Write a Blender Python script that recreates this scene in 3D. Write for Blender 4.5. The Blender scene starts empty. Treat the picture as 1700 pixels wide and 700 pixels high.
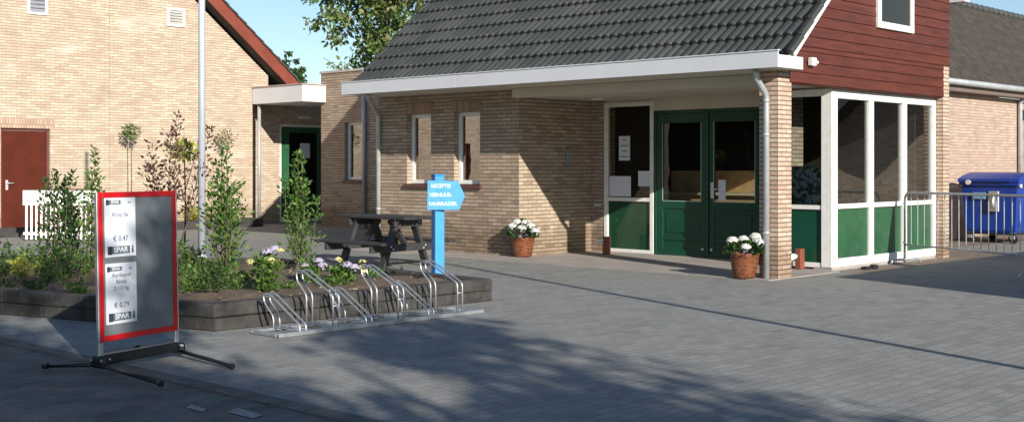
import bpy, math, random
from math import sin, cos, pi, radians, sqrt, atan2
from mathutils import Vector, Matrix, Quaternion

R = random.Random(7)
scene = bpy.context.scene
col = scene.collection

# world axes: x runs along the gable front (away to the right), y along the long facade (away to the left)
CAM = Vector((-14.14, -8.575, 1.5))
CR = Vector((0.68867, -0.72508, 0))     # camera right
CF = Vector((0.72508, 0.68867, 0))      # camera forward
SUN = Vector((-0.345, -0.94, 0.38)).normalized()

def cw(X, Y, z=0.0):
    """metres right of / ahead of the camera position -> world"""
    return Vector((CAM.x, CAM.y, 0)) + CR * X + CF * Y + Vector((0, 0, z))

# ------------------------------------------------------------------ mesh helper
class MB:
    def __init__(s):
        s.v = []; s.f = []; s.sm = []; s.uv = {}
    def add(s, vs, fs, smooth=False):
        b = len(s.v); s.v += [Vector(p) for p in vs]
        for f in fs:
            s.f.append(tuple(b + i for i in f)); s.sm.append(smooth)
        return s
    def quad(s, a, b, c, d):
        return s.add([a, b, c, d], [(0, 1, 2, 3)])
    def box(s, x0, x1, y0, y1, z0, z1, bev=0.0, M=None):
        if x0 > x1: x0, x1 = x1, x0
        if y0 > y1: y0, y1 = y1, y0
        if z0 > z1: z0, z1 = z1, z0
        b = min(bev, (x1-x0)*.45, (y1-y0)*.45, (z1-z0)*.45)
        if b <= 0:
            vs = [(x, y, z) for x in (x0, x1) for y in (y0, y1) for z in (z0, z1)]
            fs = [(0,1,3,2),(4,6,7,5),(0,4,5,1),(2,3,7,6),(0,2,6,4),(1,5,7,3)]
        else:
            vs = []; idx = {}
            for i, x in enumerate((x0, x1)):
                for j, y in enumerate((y0, y1)):
                    for k, z in enumerate((z0, z1)):
                        sx = b if i == 0 else -b; sy = b if j == 0 else -b; sz = b if k == 0 else -b
                        idx[i,j,k,0] = len(vs); vs.append((x, y+sy, z+sz))
                        idx[i,j,k,1] = len(vs); vs.append((x+sx, y, z+sz))
                        idx[i,j,k,2] = len(vs); vs.append((x+sx, y+sy, z))
            g = lambda i,j,k,a: idx[i,j,k,a]
            fs = [(g(0,0,0,0),g(0,0,1,0),g(0,1,1,0),g(0,1,0,0)), (g(1,0,0,0),g(1,1,0,0),g(1,1,1,0),g(1,0,1,0)),
                  (g(0,0,0,1),g(1,0,0,1),g(1,0,1,1),g(0,0,1,1)), (g(0,1,0,1),g(0,1,1,1),g(1,1,1,1),g(1,1,0,1)),
                  (g(0,0,0,2),g(0,1,0,2),g(1,1,0,2),g(1,0,0,2)), (g(0,0,1,2),g(1,0,1,2),g(1,1,1,2),g(0,1,1,2))]
            for j in (0,1):
                for k in (0,1): fs.append((g(0,j,k,1),g(1,j,k,1),g(1,j,k,2),g(0,j,k,2)))
            for i in (0,1):
                for k in (0,1): fs.append((g(i,0,k,0),g(i,1,k,0),g(i,1,k,2),g(i,0,k,2)))
            for i in (0,1):
                for j in (0,1): fs.append((g(i,j,0,0),g(i,j,1,0),g(i,j,1,1),g(i,j,0,1)))
            for i in (0,1):
                for j in (0,1):
                    for k in (0,1): fs.append((g(i,j,k,0),g(i,j,k,1),g(i,j,k,2)))
        if M is not None: vs = [M @ Vector(p) for p in vs]
        return s.add(vs, fs)
    def bar(s, p, q, w, h, up=(0,0,1), bev=0.004):
        """square bar from p to q, w across, h along up"""
        p = Vector(p); q = Vector(q); d = q - p; L = d.length; d.normalize()
        upv = Vector(up); side = d.cross(upv); side.normalize(); upv = side.cross(d)
        M = Matrix((( d.x, side.x, upv.x, p.x), (d.y, side.y, upv.y, p.y), (d.z, side.z, upv.z, p.z), (0,0,0,1)))
        return s.box(0, L, -w/2, w/2, -h/2, h/2, bev, M)
    def tube(s, pts, r, seg=8, caps=True, smooth=True):
        pts = [Vector(p) for p in pts]; n = len(pts)
        rs = r if isinstance(r, (list, tuple)) else [r]*n
        up = None; rings = []; vs = []
        for i, p in enumerate(pts):
            d = (pts[min(i+1,n-1)] - pts[max(i-1,0)]).normalized()
            if up is None:
                up = Vector((0,0,1)) if abs(d.z) < .9 else Vector((1,0,0))
            a = d.cross(up).normalized(); up = a.cross(d).normalized()
            for k in range(seg):
                t = 2*pi*k/seg
                vs.append(p + (a*cos(t) + up*sin(t))*rs[i])
        fs = []
        for i in range(n-1):
            for k in range(seg):
                k2 = (k+1) % seg
                fs.append((i*seg+k, i*seg+k2, (i+1)*seg+k2, (i+1)*seg+k))
        b = len(s.v); s.add(vs, fs, smooth)
        if caps:
            s.f.append(tuple(b+k for k in range(seg))[::-1]); s.sm.append(False)
            s.f.append(tuple(b+(n-1)*seg+k for k in range(seg))); s.sm.append(False)
        return s
    def lathe(s, prof, cx=0, cy=0, seg=24, smooth=True):
        vs = []; fs = []
        for (r, z) in prof:
            for k in range(seg):
                t = 2*pi*k/seg; vs.append((cx+r*cos(t), cy+r*sin(t), z))
        for i in range(len(prof)-1):
            for k in range(seg):
                k2 = (k+1) % seg; fs.append((i*seg+k, i*seg+k2, (i+1)*seg+k2, (i+1)*seg+k))
        b = len(s.v); s.add(vs, fs, smooth)
        s.f.append(tuple(b+k for k in range(seg))[::-1]); s.sm.append(False)
        s.f.append(tuple(b+(len(prof)-1)*seg+k for k in range(seg))); s.sm.append(False)
        return s
    def prism(s, poly, d0, d1, axis):
        """2D polygon extruded: axis 'x': poly=(y,z); 'y': poly=(x,z); 'z': poly=(x,y)"""
        def P(a, b, d): return {'x': (d, a, b), 'y': (a, d, b), 'z': (a, b, d)}[axis]
        n = len(poly)
        vs = [P(a, b, d0) for a, b in poly] + [P(a, b, d1) for a, b in poly]
        fs = [tuple(range(n)), tuple(range(n, 2*n))[::-1]] + [(i, (i+1) % n, n+(i+1) % n, n+i) for i in range(n)]
        return s.add(vs, fs)
    def build(s, name, mat, parent=None, world=True, fixn=True):
        me = bpy.data.meshes.new(name)
        off = Vector((0,0,0))
        if parent is not None and world:
            p = parent
            while p is not None: off += p.location; p = p.parent
        me.from_pydata([tuple(v - off) for v in s.v], [], s.f)
        me.polygons.foreach_set('use_smooth', s.sm)
        if fixn:
            import bmesh
            bm = bmesh.new(); bm.from_mesh(me); bmesh.ops.recalc_face_normals(bm, faces=bm.faces); bm.to_mesh(me); bm.free()
        uvl = me.uv_layers.new(name='UVMap')
        data = [0.0]*(2*len(me.loops))
        for poly in me.polygons:
            n = poly.normal; ax, ay, az = abs(n.x), abs(n.y), abs(n.z)
            for li in poly.loop_indices:
                v = s.v[me.loops[li].vertex_index]
                if az >= ax and az >= ay: u_, w_ = v.x, v.y
                elif ax >= ay: u_, w_ = v.y, v.z
                else: u_, w_ = v.x, v.z
                data[2*li] = u_; data[2*li+1] = w_
        uvl.data.foreach_set('uv', data)
        me.materials.append(mat)
        o = bpy.data.objects.new(name, me); col.objects.link(o)
        if parent is not None: o.parent = parent
        return o

def tag(o, label=None, cat=None, group=None, kind=None):
    if label: o['label'] = label
    if cat: o['category'] = cat
    if group: o['group'] = group
    if kind: o['kind'] = kind
    return o
def empty(name, loc, label, cat, group=None, rz=0.0):
    o = bpy.data.objects.new(name, None); col.objects.link(o); o.location = Vector(loc)
    o.rotation_euler = (0, 0, rz); o.empty_display_size = .2
    return tag(o, label, cat, group)
def copy_tree(o, parent=None):
    c = o.copy(); col.objects.link(c)
    if parent is not None: c.parent = parent
    for ch in [x for x in bpy.data.objects if x.parent == o]: copy_tree(ch, c)
    return c

# ------------------------------------------------------------------ materials
def newmat(name):
    m = bpy.data.materials.new(name); m.use_nodes = True
    nt = m.node_tree; b = nt.nodes['Principled BSDF']
    return m, nt, nt.nodes, nt.links, b
def ramp(nodes, stops):
    r = nodes.new('ShaderNodeValToRGB'); e = r.color_ramp.elements
    while len(e) < len(stops): e.new(.5)
    for i, (p, c) in enumerate(stops):
        e[i].position = p; e[i].color = (*c, 1)
    return r
def simple(name, c, rough=.6, metal=0.0, var=.12, scale=3.0, bump=0.0, bscale=60, spec=.5, dirt=None):
    m, nt, N, L, b = newmat(name)
    tc = N.new('ShaderNodeTexCoord'); no = N.new('ShaderNodeTexNoise')
    no.inputs['Scale'].default_value = scale; no.inputs['Detail'].default_value = 6
    L.new(tc.outputs['Object'], no.inputs['Vector'])
    lo = tuple(x*(1-var) for x in c); hi = tuple(min(1, x*(1+var)) for x in c)
    r = ramp(N, [(.3, lo), (.7, hi)]); L.new(no.outputs['Fac'], r.inputs['Fac'])
    out = r.outputs['Color']
    if dirt:
        n2 = N.new('ShaderNodeTexNoise'); n2.inputs['Scale'].default_value = scale*2.3; n2.inputs['Detail'].default_value = 8
        L.new(tc.outputs['Object'], n2.inputs['Vector'])
        r2 = ramp(N, [(.5, (0,0,0)), (.75, (1,1,1))]); L.new(n2.outputs['Fac'], r2.inputs['Fac'])
        mx = N.new('ShaderNodeMix'); mx.data_type = 'RGBA'
        L.new(r2.outputs['Color'], mx.inputs[0]); L.new(out, mx.inputs[6]); mx.inputs[7].default_value = (*dirt, 1)
        out = mx.outputs[2]
    L.new(out, b.inputs['Base Color'])
    b.inputs['Roughness'].default_value = rough; b.inputs['Metallic'].default_value = metal
    b.inputs['Specular IOR Level'].default_value = spec
    if bump:
        n3 = N.new('ShaderNodeTexNoise'); n3.inputs['Scale'].default_value = bscale; n3.inputs['Detail'].default_value = 4
        L.new(tc.outputs['Object'], n3.inputs['Vector'])
        bp = N.new('ShaderNodeBump'); bp.inputs['Strength'].default_value = bump; bp.inputs['Distance'].default_value = .01
        L.new(n3.outputs['Fac'], bp.inputs['Height']); L.new(bp.outputs['Normal'], b.inputs['Normal'])
    return m
def brickmat(name, cols, mortar, bw=.22, bh=.0625, ms=.008, rough=.85, bump=.5, patch=.25, uv=True, squash=None, patchcol=None, efflo=0, mottle=.14, bed=0):
    m, nt, N, L, b = newmat(name)
    tc = N.new('ShaderNodeTexCoord'); vec = tc.outputs['UV'] if uv else tc.outputs['Object']
    # slight wobble of the courses
    wn = N.new('ShaderNodeTexNoise'); wn.inputs['Scale'].default_value = 4; L.new(vec, wn.inputs['Vector'])
    sub = N.new('ShaderNodeVectorMath'); sub.operation = 'SUBTRACT'; L.new(wn.outputs['Color'], sub.inputs[0]); sub.inputs[1].default_value = (.5,.5,.5)
    sc = N.new('ShaderNodeVectorMath'); sc.operation = 'SCALE'; L.new(sub.outputs[0], sc.inputs[0]); sc.inputs['Scale'].default_value = bh*.12
    ad = N.new('ShaderNodeVectorMath'); ad.operation = 'ADD'; L.new(vec, ad.inputs[0]); L.new(sc.outputs[0], ad.inputs[1])
    br = N.new('ShaderNodeTexBrick'); L.new(ad.outputs[0], br.inputs['Vector'])
    br.inputs['Scale'].default_value = 1; br.inputs['Brick Width'].default_value = bw; br.inputs['Row Height'].default_value = bh
    br.inputs['Mortar Size'].default_value = ms; br.inputs['Mortar Smooth'].default_value = .2
    br.inputs['Color1'].default_value = (0,0,0,1); br.inputs['Color2'].default_value = (1,1,1,1); br.inputs['Mortar'].default_value = (.5,.5,.5,1)
    r = ramp(N, [(i/(len(cols)-1), c) for i, c in enumerate(cols)]); L.new(br.outputs['Color'], r.inputs['Fac'])
    # broad batches of differing brick
    pn = N.new('ShaderNodeTexNoise'); pn.inputs['Scale'].default_value = .55; pn.inputs['Detail'].default_value = 5; L.new(vec, pn.inputs['Vector'])
    pr = ramp(N, [(.35, (0,0,0)), (.68, (1,1,1))]); L.new(pn.outputs['Fac'], pr.inputs['Fac'])
    mp = N.new('ShaderNodeMath'); mp.operation = 'MULTIPLY'; L.new(pr.outputs['Color'], mp.inputs[0]); mp.inputs[1].default_value = patch
    mx = N.new('ShaderNodeMix'); mx.data_type = 'RGBA'; L.new(mp.outputs[0], mx.inputs[0]); L.new(r.outputs['Color'], mx.inputs[6])
    mx.inputs[7].default_value = (*(patchcol or cols[0]), 1)
    # fine grain
    fn = N.new('ShaderNodeTexNoise'); fn.inputs['Scale'].default_value = 45; fn.inputs['Detail'].default_value = 3; L.new(vec, fn.inputs['Vector'])
    fr = ramp(N, [(.25, (.78,.78,.78)), (.75, (1.15,1.15,1.15))]); L.new(fn.outputs['Fac'], fr.inputs['Fac'])
    mm = N.new('ShaderNodeMix'); mm.data_type = 'RGBA'; mm.blend_type = 'MULTIPLY'; mm.inputs[0].default_value = 1
    L.new(mx.outputs[2], mm.inputs[6]); L.new(fr.outputs['Color'], mm.inputs[7])
    mo = N.new('ShaderNodeMix'); mo.data_type = 'RGBA'; L.new(br.outputs['Fac'], mo.inputs[0]); L.new(mm.outputs[2], mo.inputs[6]); mo.inputs[7].default_value = (*mortar, 1)
    fin = mo.outputs[2]
    if bed:
        b2_ = N.new('ShaderNodeTexBrick'); L.new(ad.outputs[0], b2_.inputs['Vector']); b2_.inputs['Scale'].default_value = 1
        b2_.inputs['Brick Width'].default_value = 5000; b2_.inputs['Row Height'].default_value = bh; b2_.inputs['Mortar Size'].default_value = ms*1.25; b2_.inputs['Mortar Smooth'].default_value = .6
        b2_.offset = 0
        bm_ = N.new('ShaderNodeMath'); bm_.operation = 'MULTIPLY'; bm_.inputs[1].default_value = bed; L.new(b2_.outputs['Fac'], bm_.inputs[0])
        bx_ = N.new('ShaderNodeMix'); bx_.data_type = 'RGBA'; L.new(bm_.outputs[0], bx_.inputs[0]); L.new(fin, bx_.inputs[6]); bx_.inputs[7].default_value = (*[c*.42 for c in mortar], 1)
        fin = bx_.outputs[2]
    mn = N.new('ShaderNodeTexNoise'); mn.inputs['Scale'].default_value = 2.6; mn.inputs['Detail'].default_value = 9; mn.inputs['Roughness'].default_value = .65; L.new(vec, mn.inputs['Vector'])
    mr = ramp(N, [(.28, (1-mottle,)*3), (.5, (1,)*3), (.75, (1+mottle*.6,)*3)]); L.new(mn.outputs['Fac'], mr.inputs['Fac'])
    mt = N.new('ShaderNodeMix'); mt.data_type = 'RGBA'; mt.blend_type = 'MULTIPLY'; mt.inputs[0].default_value = 1
    L.new(fin, mt.inputs[6]); L.new(mr.outputs['Color'], mt.inputs[7]); fin = mt.outputs[2]
    if efflo:
        # salt bloom: wispy pale streaks
        mpp = N.new('ShaderNodeMapping'); mpp.inputs['Scale'].default_value = (.45, 1.5, 1); L.new(vec, mpp.inputs[0])
        en = N.new('ShaderNodeTexNoise'); en.inputs['Scale'].default_value = 1.1; en.inputs['Detail'].default_value = 7; en.inputs['Distortion'].default_value = .6; L.new(mpp.outputs[0], en.inputs['Vector'])
        er = ramp(N, [(.60, (0,0,0)), (.72, (1,1,1))]); L.new(en.outputs['Fac'], er.inputs['Fac'])
        em = N.new('ShaderNodeMath'); em.operation = 'MULTIPLY'; em.inputs[1].default_value = efflo; L.new(er.outputs['Color'], em.inputs[0])
        ex = N.new('ShaderNodeMix'); ex.data_type = 'RGBA'; L.new(em.outputs[0], ex.inputs[0]); L.new(fin, ex.inputs[6]); ex.inputs[7].default_value = (.72,.63,.52,1)
        fin = ex.outputs[2]
    if bed:
        # rain splash and dirt creeping up from the ground
        sp_ = N.new('ShaderNodeSeparateXYZ'); L.new(vec, sp_.inputs[0])
        dn = N.new('ShaderNodeTexNoise'); dn.inputs['Scale'].default_value = 3.5; dn.inputs['Detail'].default_value = 6; L.new(vec, dn.inputs['Vector'])
        da = N.new('ShaderNodeMath'); da.operation = 'MULTIPLY_ADD'; da.inputs[1].default_value = -.7; L.new(dn.outputs['Fac'], da.inputs[0]); L.new(sp_.outputs[1], da.inputs[2])
        dr = ramp(N, [(0, (.66,.64,.60)), (.22, (1,1,1))]); L.new(da.outputs[0], dr.inputs['Fac'])
        dm = N.new('ShaderNodeMix'); dm.data_type = 'RGBA'; dm.blend_type = 'MULTIPLY'; dm.inputs[0].default_value = 1; L.new(fin, dm.inputs[6]); L.new(dr.outputs['Color'], dm.inputs[7]); fin = dm.outputs[2]
    L.new(fin, b.inputs['Base Color'])
    b.inputs['Roughness'].default_value = rough; b.inputs['Specular IOR Level'].default_value = .25
    inv = N.new('ShaderNodeMath'); inv.operation = 'MULTIPLY_ADD'; L.new(br.outputs['Fac'], inv.inputs[0]); inv.inputs[1].default_value = -1; L.new(fn.outputs['Fac'], inv.inputs[2])
    bp = N.new('ShaderNodeBump'); bp.inputs['Strength'].default_value = bump; bp.inputs['Distance'].default_value = .006
    L.new(inv.outputs[0], bp.inputs['Height']); L.new(bp.outputs['Normal'], b.inputs['Normal'])
    return m
def leafmat(name, stops, rough=.5, trans=.25):
    m, nt, N, L, b = newmat(name)
    g = N.new('ShaderNodeNewGeometry'); r = ramp(N, stops); L.new(g.outputs['Random Per Island'], r.inputs['Fac'])
    L.new(r.outputs['Color'], b.inputs['Base Color']); b.inputs['Roughness'].default_value = rough
    b.inputs['Specular IOR Level'].default_value = .35
    tr = N.new('ShaderNodeBsdfTranslucent'); L.new(r.outputs['Color'], tr.inputs['Color'])
    ms = N.new('ShaderNodeMixShader'); ms.inputs[0].default_value = trans
    out = [n for n in N if n.type == 'OUTPUT_MATERIAL'][0]
    L.new(b.outputs[0], ms.inputs[1]); L.new(tr.outputs[0], ms.inputs[2]); L.new(ms.outputs[0], out.inputs['Surface'])
    return m
def glassmat(name, refl, tint=(.75,.8,.78), ior=1.5):
    m, nt, N, L, b = newmat(name); N.remove(b)
    out = [n for n in N if n.type == 'OUTPUT_MATERIAL'][0]
    t = N.new('ShaderNodeBsdfTransparent'); t.inputs[0].default_value = (*tint, 1)
    g = N.new('ShaderNodeBsdfGlossy'); g.inputs['Roughness'].default_value = .004; g.inputs['Color'].default_value = (.95,.95,.95,1)
    tc = N.new('ShaderNodeTexCoord'); no = N.new('ShaderNodeTexNoise'); no.inputs['Scale'].default_value = 1.6; L.new(tc.outputs['Object'], no.inputs['Vector'])
    bp = N.new('ShaderNodeBump'); bp.inputs['Strength'].default_value = .02; bp.inputs['Distance'].default_value = .05
    L.new(no.outputs['Fac'], bp.inputs['Height']); L.new(bp.outputs['Normal'], g.inputs['Normal'])
    fr = N.new('ShaderNodeFresnel'); fr.inputs['IOR'].default_value = ior
    ad = N.new('ShaderNodeMath'); ad.operation = 'ADD'; ad.use_clamp = True; ad.inputs[1].default_value = refl; L.new(fr.outputs[0], ad.inputs[0])
    ms = N.new('ShaderNodeMixShader'); L.new(ad.outputs[0], ms.inputs[0]); L.new(t.outputs[0], ms.inputs[1]); L.new(g.outputs[0], ms.inputs[2])
    L.new(ms.outputs[0], out.inputs['Surface'])
    return m

M = {}
M['brick_light'] = brickmat('brick_light', [(.48,.355,.255),(.58,.465,.335),(.64,.525,.385),(.47,.345,.25),(.68,.575,.43)], (.40,.32,.24), patch=.45, patchcol=(.47,.34,.26), efflo=.5, bed=.6)
M['brick_mix'] = brickmat('brick_mix', [(.29,.205,.15),(.44,.34,.245),(.49,.39,.285),(.37,.27,.20),(.55,.45,.335)], (.27,.215,.155), patch=.4, patchcol=(.33,.235,.17), ms=.009, bed=.65)
M['brick_pillar'] = brickmat('brick_pillar', [(.50,.34,.25),(.58,.42,.31),(.62,.48,.36),(.46,.29,.21)], (.30,.23,.18), patch=.3, patchcol=(.45,.29,.20), ms=.009, bed=.75)
M['brick_pink'] = brickmat('brick_pink', [(.42,.305,.24),(.47,.35,.28),(.52,.40,.32),(.40,.28,.225)], (.38,.30,.24), patch=.3, patchcol=(.42,.28,.21), bed=.5)
M['soldier'] = brickmat('soldier', [(.42,.27,.20),(.50,.34,.24),(.56,.41,.29)], (.28,.21,.16), bw=.0625, bh=.22, patch=.2)
M['white'] = simple('white_paint', (.80,.78,.73), .35, var=.05, scale=5, dirt=(.70,.67,.60))
M['cream'] = simple('cream_paint', (.58,.54,.44), .6, var=.05, scale=2)
M['fascia'] = simple('fascia_paint', (.62,.62,.63), .45, var=.03, scale=2)
M['tile'] = simple('roof_tile', (.066,.069,.065), .55, var=.28, scale=9, bump=.25, bscale=160)
M['tile_brown'] = brickmat('tile_brown', [(.085,.062,.05),(.11,.08,.062),(.125,.09,.07),(.095,.07,.055)], (.045,.035,.03), bw=.165, bh=.28, ms=.016, bump=1, patch=.2)
M['green'] = simple('green_paint', (.024,.096,.042), .3, var=.16, scale=2.5, dirt=(.045,.11,.06))
M['green_shaded'] = simple('green_shaded_paint', (.006,.060,.034), .28, var=.10, scale=2)  # darker copy of the green, porch shade put into the colour
M['rust'] = simple('red_brown_paint', (.085,.015,.006), .65, spec=.2, var=.18, scale=3)
M['barge'] = simple('barge_board_paint', (.20,.045,.025), .5, var=.15, scale=3)
M['galv'] = simple('galvanised_steel', (.52,.53,.54), .42, metal=.75, var=.15, scale=14)
M['pipe'] = simple('zinc_pipe', (.44,.46,.46), .45, metal=.35, var=.12, scale=6)
M['pole'] = simple('pole_metal', (.60,.63,.68), .38, metal=.35, var=.06, scale=5)
M['black'] = simple('black_steel', (.012,.012,.014), .4, var=.2)
M['rubber'] = simple('black_rubber', (.015,.015,.015), .8, var=.2)
M['red'] = simple('red_frame', (.52,.008,.012), .3, var=.05)
M['greypanel'] = simple('grey_panel', (.15,.165,.172), .5, var=.06, scale=2)
M['paper'] = simple('white_paper', (.68,.70,.74), .6, var=.03, scale=4)
M['ink'] = simple('dark_ink', (.035,.04,.055), .6, var=.1)
M['blue'] = simple('sky_blue_paint', (.035,.27,.60), .5, var=.14, scale=7, dirt=(.05,.25,.52))
M['letter'] = simple('white_lettering', (.62,.66,.68), .5, var=.03)
M['plank'] = simple('dark_recycled_plank', (.035,.033,.034), .6, var=.30, scale=10, bump=.3, bscale=50)
M['bolt'] = simple('bolt_zinc', (.7,.7,.7), .3, metal=.4)
M['soil'] = simple('soil', (.125,.085,.055), .95, var=.35, scale=7, bump=1.0, bscale=18)
M['kerb'] = simple('kerb_concrete', (.042,.038,.034), .85, var=.35, scale=6, bump=.5, bscale=50, dirt=(.07,.063,.055))
M['slab'] = brickmat('entrance_slab', [(.34,.30,.27),(.38,.34,.305),(.41,.365,.325)], (.28,.25,.22), bw=.3, bh=.3, ms=.006, bump=.2, patch=.3)
M['paving'] = brickmat('dark_clinker_paving', [(.215,.212,.196),(.268,.263,.243),(.30,.293,.27),(.24,.235,.216)], (.19,.182,.166), bw=.21, bh=.105, ms=.006, bump=.3, patch=.5, patchcol=(.29,.28,.255), mottle=.14)
M['pave_brown'] = brickmat('brown_clinker_paving', [(.20,.155,.125),(.24,.19,.15),(.26,.205,.165)], (.15,.12,.10), bw=.21, bh=.105, ms=.006, bump=.35, patch=.3)
M['road'] = brickmat('old_road_brick', [(.115,.118,.11),(.15,.15,.135),(.17,.165,.145),(.21,.15,.13)], (.12,.12,.11), bw=.21, bh=.105, ms=.007, bump=.5, patch=.4, patchcol=(.14,.135,.12), mottle=.5)
M['grassy'] = simple('far_ground', (.07,.09,.035), .9, var=.4, scale=.4)
M['glass'] = glassmat('window_glass', .0, ior=1.5)
M['glass_facade'] = glassmat('facade_window_glass', .24)
M['glass_bay'] = glassmat('bay_window_glass', .14)
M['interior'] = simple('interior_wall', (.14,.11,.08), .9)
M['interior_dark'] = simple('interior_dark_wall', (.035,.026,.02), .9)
M['oak'] = simple('oak_counter', (.58,.36,.18), .5, var=.2, scale=6)
M['oak_top'] = simple('pale_counter_top', (.72,.56,.36), .4, var=.1)
M['wicker'] = None
M['container'] = simple('blue_plastic', (.005,.04,.26), .38, var=.1)
M['brownbin'] = simple('dark_brown_plastic', (.03,.018,.016), .5)
M['bark'] = simple('bark', (.12,.09,.06), .9, var=.3, scale=20)
M['terrace_post'] = simple('red_brown_post', (.22,.06,.03), .6)
M['lampwhite'] = simple('white_plastic', (.75,.75,.74), .35, var=.03)
M['sill'] = simple('sill_tile', (.10,.04,.033), .45, var=.2)
M['coping'] = simple('coping_metal', (.44,.40,.36), .5)

# roof tiles: every tile a slightly different charcoal, with some lichen
m, nt, N, L, b = newmat('roof_tile_main')
tc = N.new('ShaderNodeTexCoord'); sx_ = N.new('ShaderNodeSeparateXYZ'); L.new(tc.outputs['Object'], sx_.inputs[0])
cb = N.new('ShaderNodeCombineXYZ'); ya = N.new('ShaderNodeMath'); ya.operation = 'ADD'; ya.inputs[1].default_value = 30.27; L.new(sx_.outputs[1], ya.inputs[0]); L.new(ya.outputs[0], cb.inputs[0])
xa = N.new('ShaderNodeMath'); xa.operation = 'ADD'; xa.inputs[1].default_value = .18; L.new(sx_.outputs[0], xa.inputs[0]); L.new(xa.outputs[0], cb.inputs[1])
bt = N.new('ShaderNodeTexBrick'); L.new(cb.outputs[0], bt.inputs['Vector']); bt.offset = 0; bt.inputs['Scale'].default_value = 1
bt.inputs['Brick Width'].default_value = .30; bt.inputs['Row Height'].default_value = .2565; bt.inputs['Mortar Size'].default_value = 0
bt.inputs['Color1'].default_value = (0,0,0,1); bt.inputs['Color2'].default_value = (1,1,1,1)
r = ramp(N, [(0,(.031,.034,.031)),(.5,(.041,.044,.040)),(1,(.056,.058,.053))]); L.new(bt.outputs['Color'], r.inputs['Fac'])
no = N.new('ShaderNodeTexNoise'); no.inputs['Scale'].default_value = 7; no.inputs['Detail'].default_value = 8; L.new(tc.outputs['Object'], no.inputs['Vector'])
r2 = ramp(N, [(.62,(0,0,0)),(.74,(1,1,1))]); L.new(no.outputs['Fac'], r2.inputs['Fac'])
mq = N.new('ShaderNodeMath'); mq.operation = 'MULTIPLY'; mq.inputs[1].default_value = .35; L.new(r2.outputs['Color'], mq.inputs[0])
mx = N.new('ShaderNodeMix'); mx.data_type = 'RGBA'; L.new(mq.outputs[0], mx.inputs[0]); L.new(r.outputs['Color'], mx.inputs[6]); mx.inputs[7].default_value = (.095,.10,.08,1)
L.new(mx.outputs[2], b.inputs['Base Color']); b.inputs['Roughness'].default_value = .5
n2 = N.new('ShaderNodeTexNoise'); n2.inputs['Scale'].default_value = 150; L.new(tc.outputs['Object'], n2.inputs['Vector'])
bp = N.new('ShaderNodeBump'); bp.inputs['Strength'].default_value = .25; bp.inputs['Distance'].default_value = .01; L.new(n2.outputs['Fac'], bp.inputs['Height']); L.new(bp.outputs['Normal'], b.inputs['Normal'])
M['tile_main'] = m
# cladding: shiplap boards with streaky grain
m, nt, N, L, b = newmat('red_cladding')
tc = N.new('ShaderNodeTexCoord'); mp = N.new('ShaderNodeMapping'); mp.inputs['Scale'].default_value = (1.2, 30, 14)
L.new(tc.outputs['Object'], mp.inputs[0]); no = N.new('ShaderNodeTexNoise'); no.inputs['Scale'].default_value = 1.6; no.inputs['Detail'].default_value = 6
L.new(mp.outputs[0], no.inputs['Vector'])
r = ramp(N, [(.3, (.068,.016,.008)), (.55, (.108,.024,.011)), (.8, (.145,.034,.016))]); L.new(no.outputs['Fac'], r.inputs['Fac'])
L.new(r.outputs['Color'], b.inputs['Base Color']); b.inputs['Roughness'].default_value = .45
M['cladding'] = m
# wicker: woven bump and light/dark strands
m, nt, N, L, b = newmat('wicker')
tc = N.new('ShaderNodeTexCoord'); sx = N.new('ShaderNodeSeparateXYZ'); L.new(tc.outputs['Object'], sx.inputs[0])
at = N.new('ShaderNodeMath'); at.operation = 'ARCTAN2'; L.new(sx.outputs[1], at.inputs[0]); L.new(sx.outputs[0], at.inputs[1])
cx = N.new('ShaderNodeCombineXYZ'); ml = N.new('ShaderNodeMath'); ml.operation = 'MULTIPLY'; ml.inputs[1].default_value = .2
L.new(at.outputs[0], ml.inputs[0]); L.new(ml.outputs[0], cx.inputs[0]); L.new(sx.outputs[2], cx.inputs[1])
br = N.new('ShaderNodeTexBrick'); L.new(cx.outputs[0], br.inputs['Vector']); br.inputs['Scale'].default_value = 1
br.inputs['Brick Width'].default_value = .055; br.inputs['Row Height'].default_value = .026; br.inputs['Mortar Size'].default_value = .005; br.inputs['Mortar Smooth'].default_value = 1
br.inputs['Color1'].default_value = (.17,.05,.02,1); br.inputs['Color2'].default_value = (.36,.135,.055,1); br.inputs['Mortar'].default_value = (.07,.02,.01,1)
L.new(br.outputs['Color'], b.inputs['Base Color']); b.inputs['Roughness'].default_value = .45
bp = N.new('ShaderNodeBump'); bp.inputs['Strength'].default_value = 1; bp.inputs['Distance'].default_value = .01; bp.invert = True
L.new(br.outputs['Fac'], bp.inputs['Height']); L.new(bp.outputs['Normal'], b.inputs['Normal'])
M['wicker'] = m

M['leaf_green'] = leafmat('leaf_green', [(0,(.035,.085,.014)),(.5,(.08,.165,.027)),(1,(.15,.24,.045))])
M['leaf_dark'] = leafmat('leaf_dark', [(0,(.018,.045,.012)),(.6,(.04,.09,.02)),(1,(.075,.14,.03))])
M['leaf_yellow'] = leafmat('leaf_yellow', [(0,(.20,.23,.02)),(1,(.42,.42,.06))])
M['leaf_purple'] = leafmat('leaf_purple', [(0,(.06,.03,.025)),(.6,(.11,.055,.04)),(1,(.17,.10,.06))])
M['leaf_tree'] = leafmat('leaf_tree', [(0,(.11,.18,.05)),(.5,(.21,.30,.08)),(.8,(.32,.38,.13)),(1,(.34,.28,.17))], trans=.45)
M['leaf_olive'] = leafmat('leaf_olive', [(0,(.09,.10,.03)),(1,(.17,.18,.06))])
M['petal_white'] = leafmat('petal_white', [(0,(.62,.62,.55)),(1,(.85,.85,.80))], trans=.3)
M['petal_lilac'] = leafmat('petal_lilac', [(0,(.40,.34,.48)),(1,(.64,.58,.68))], trans=.3)
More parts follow.
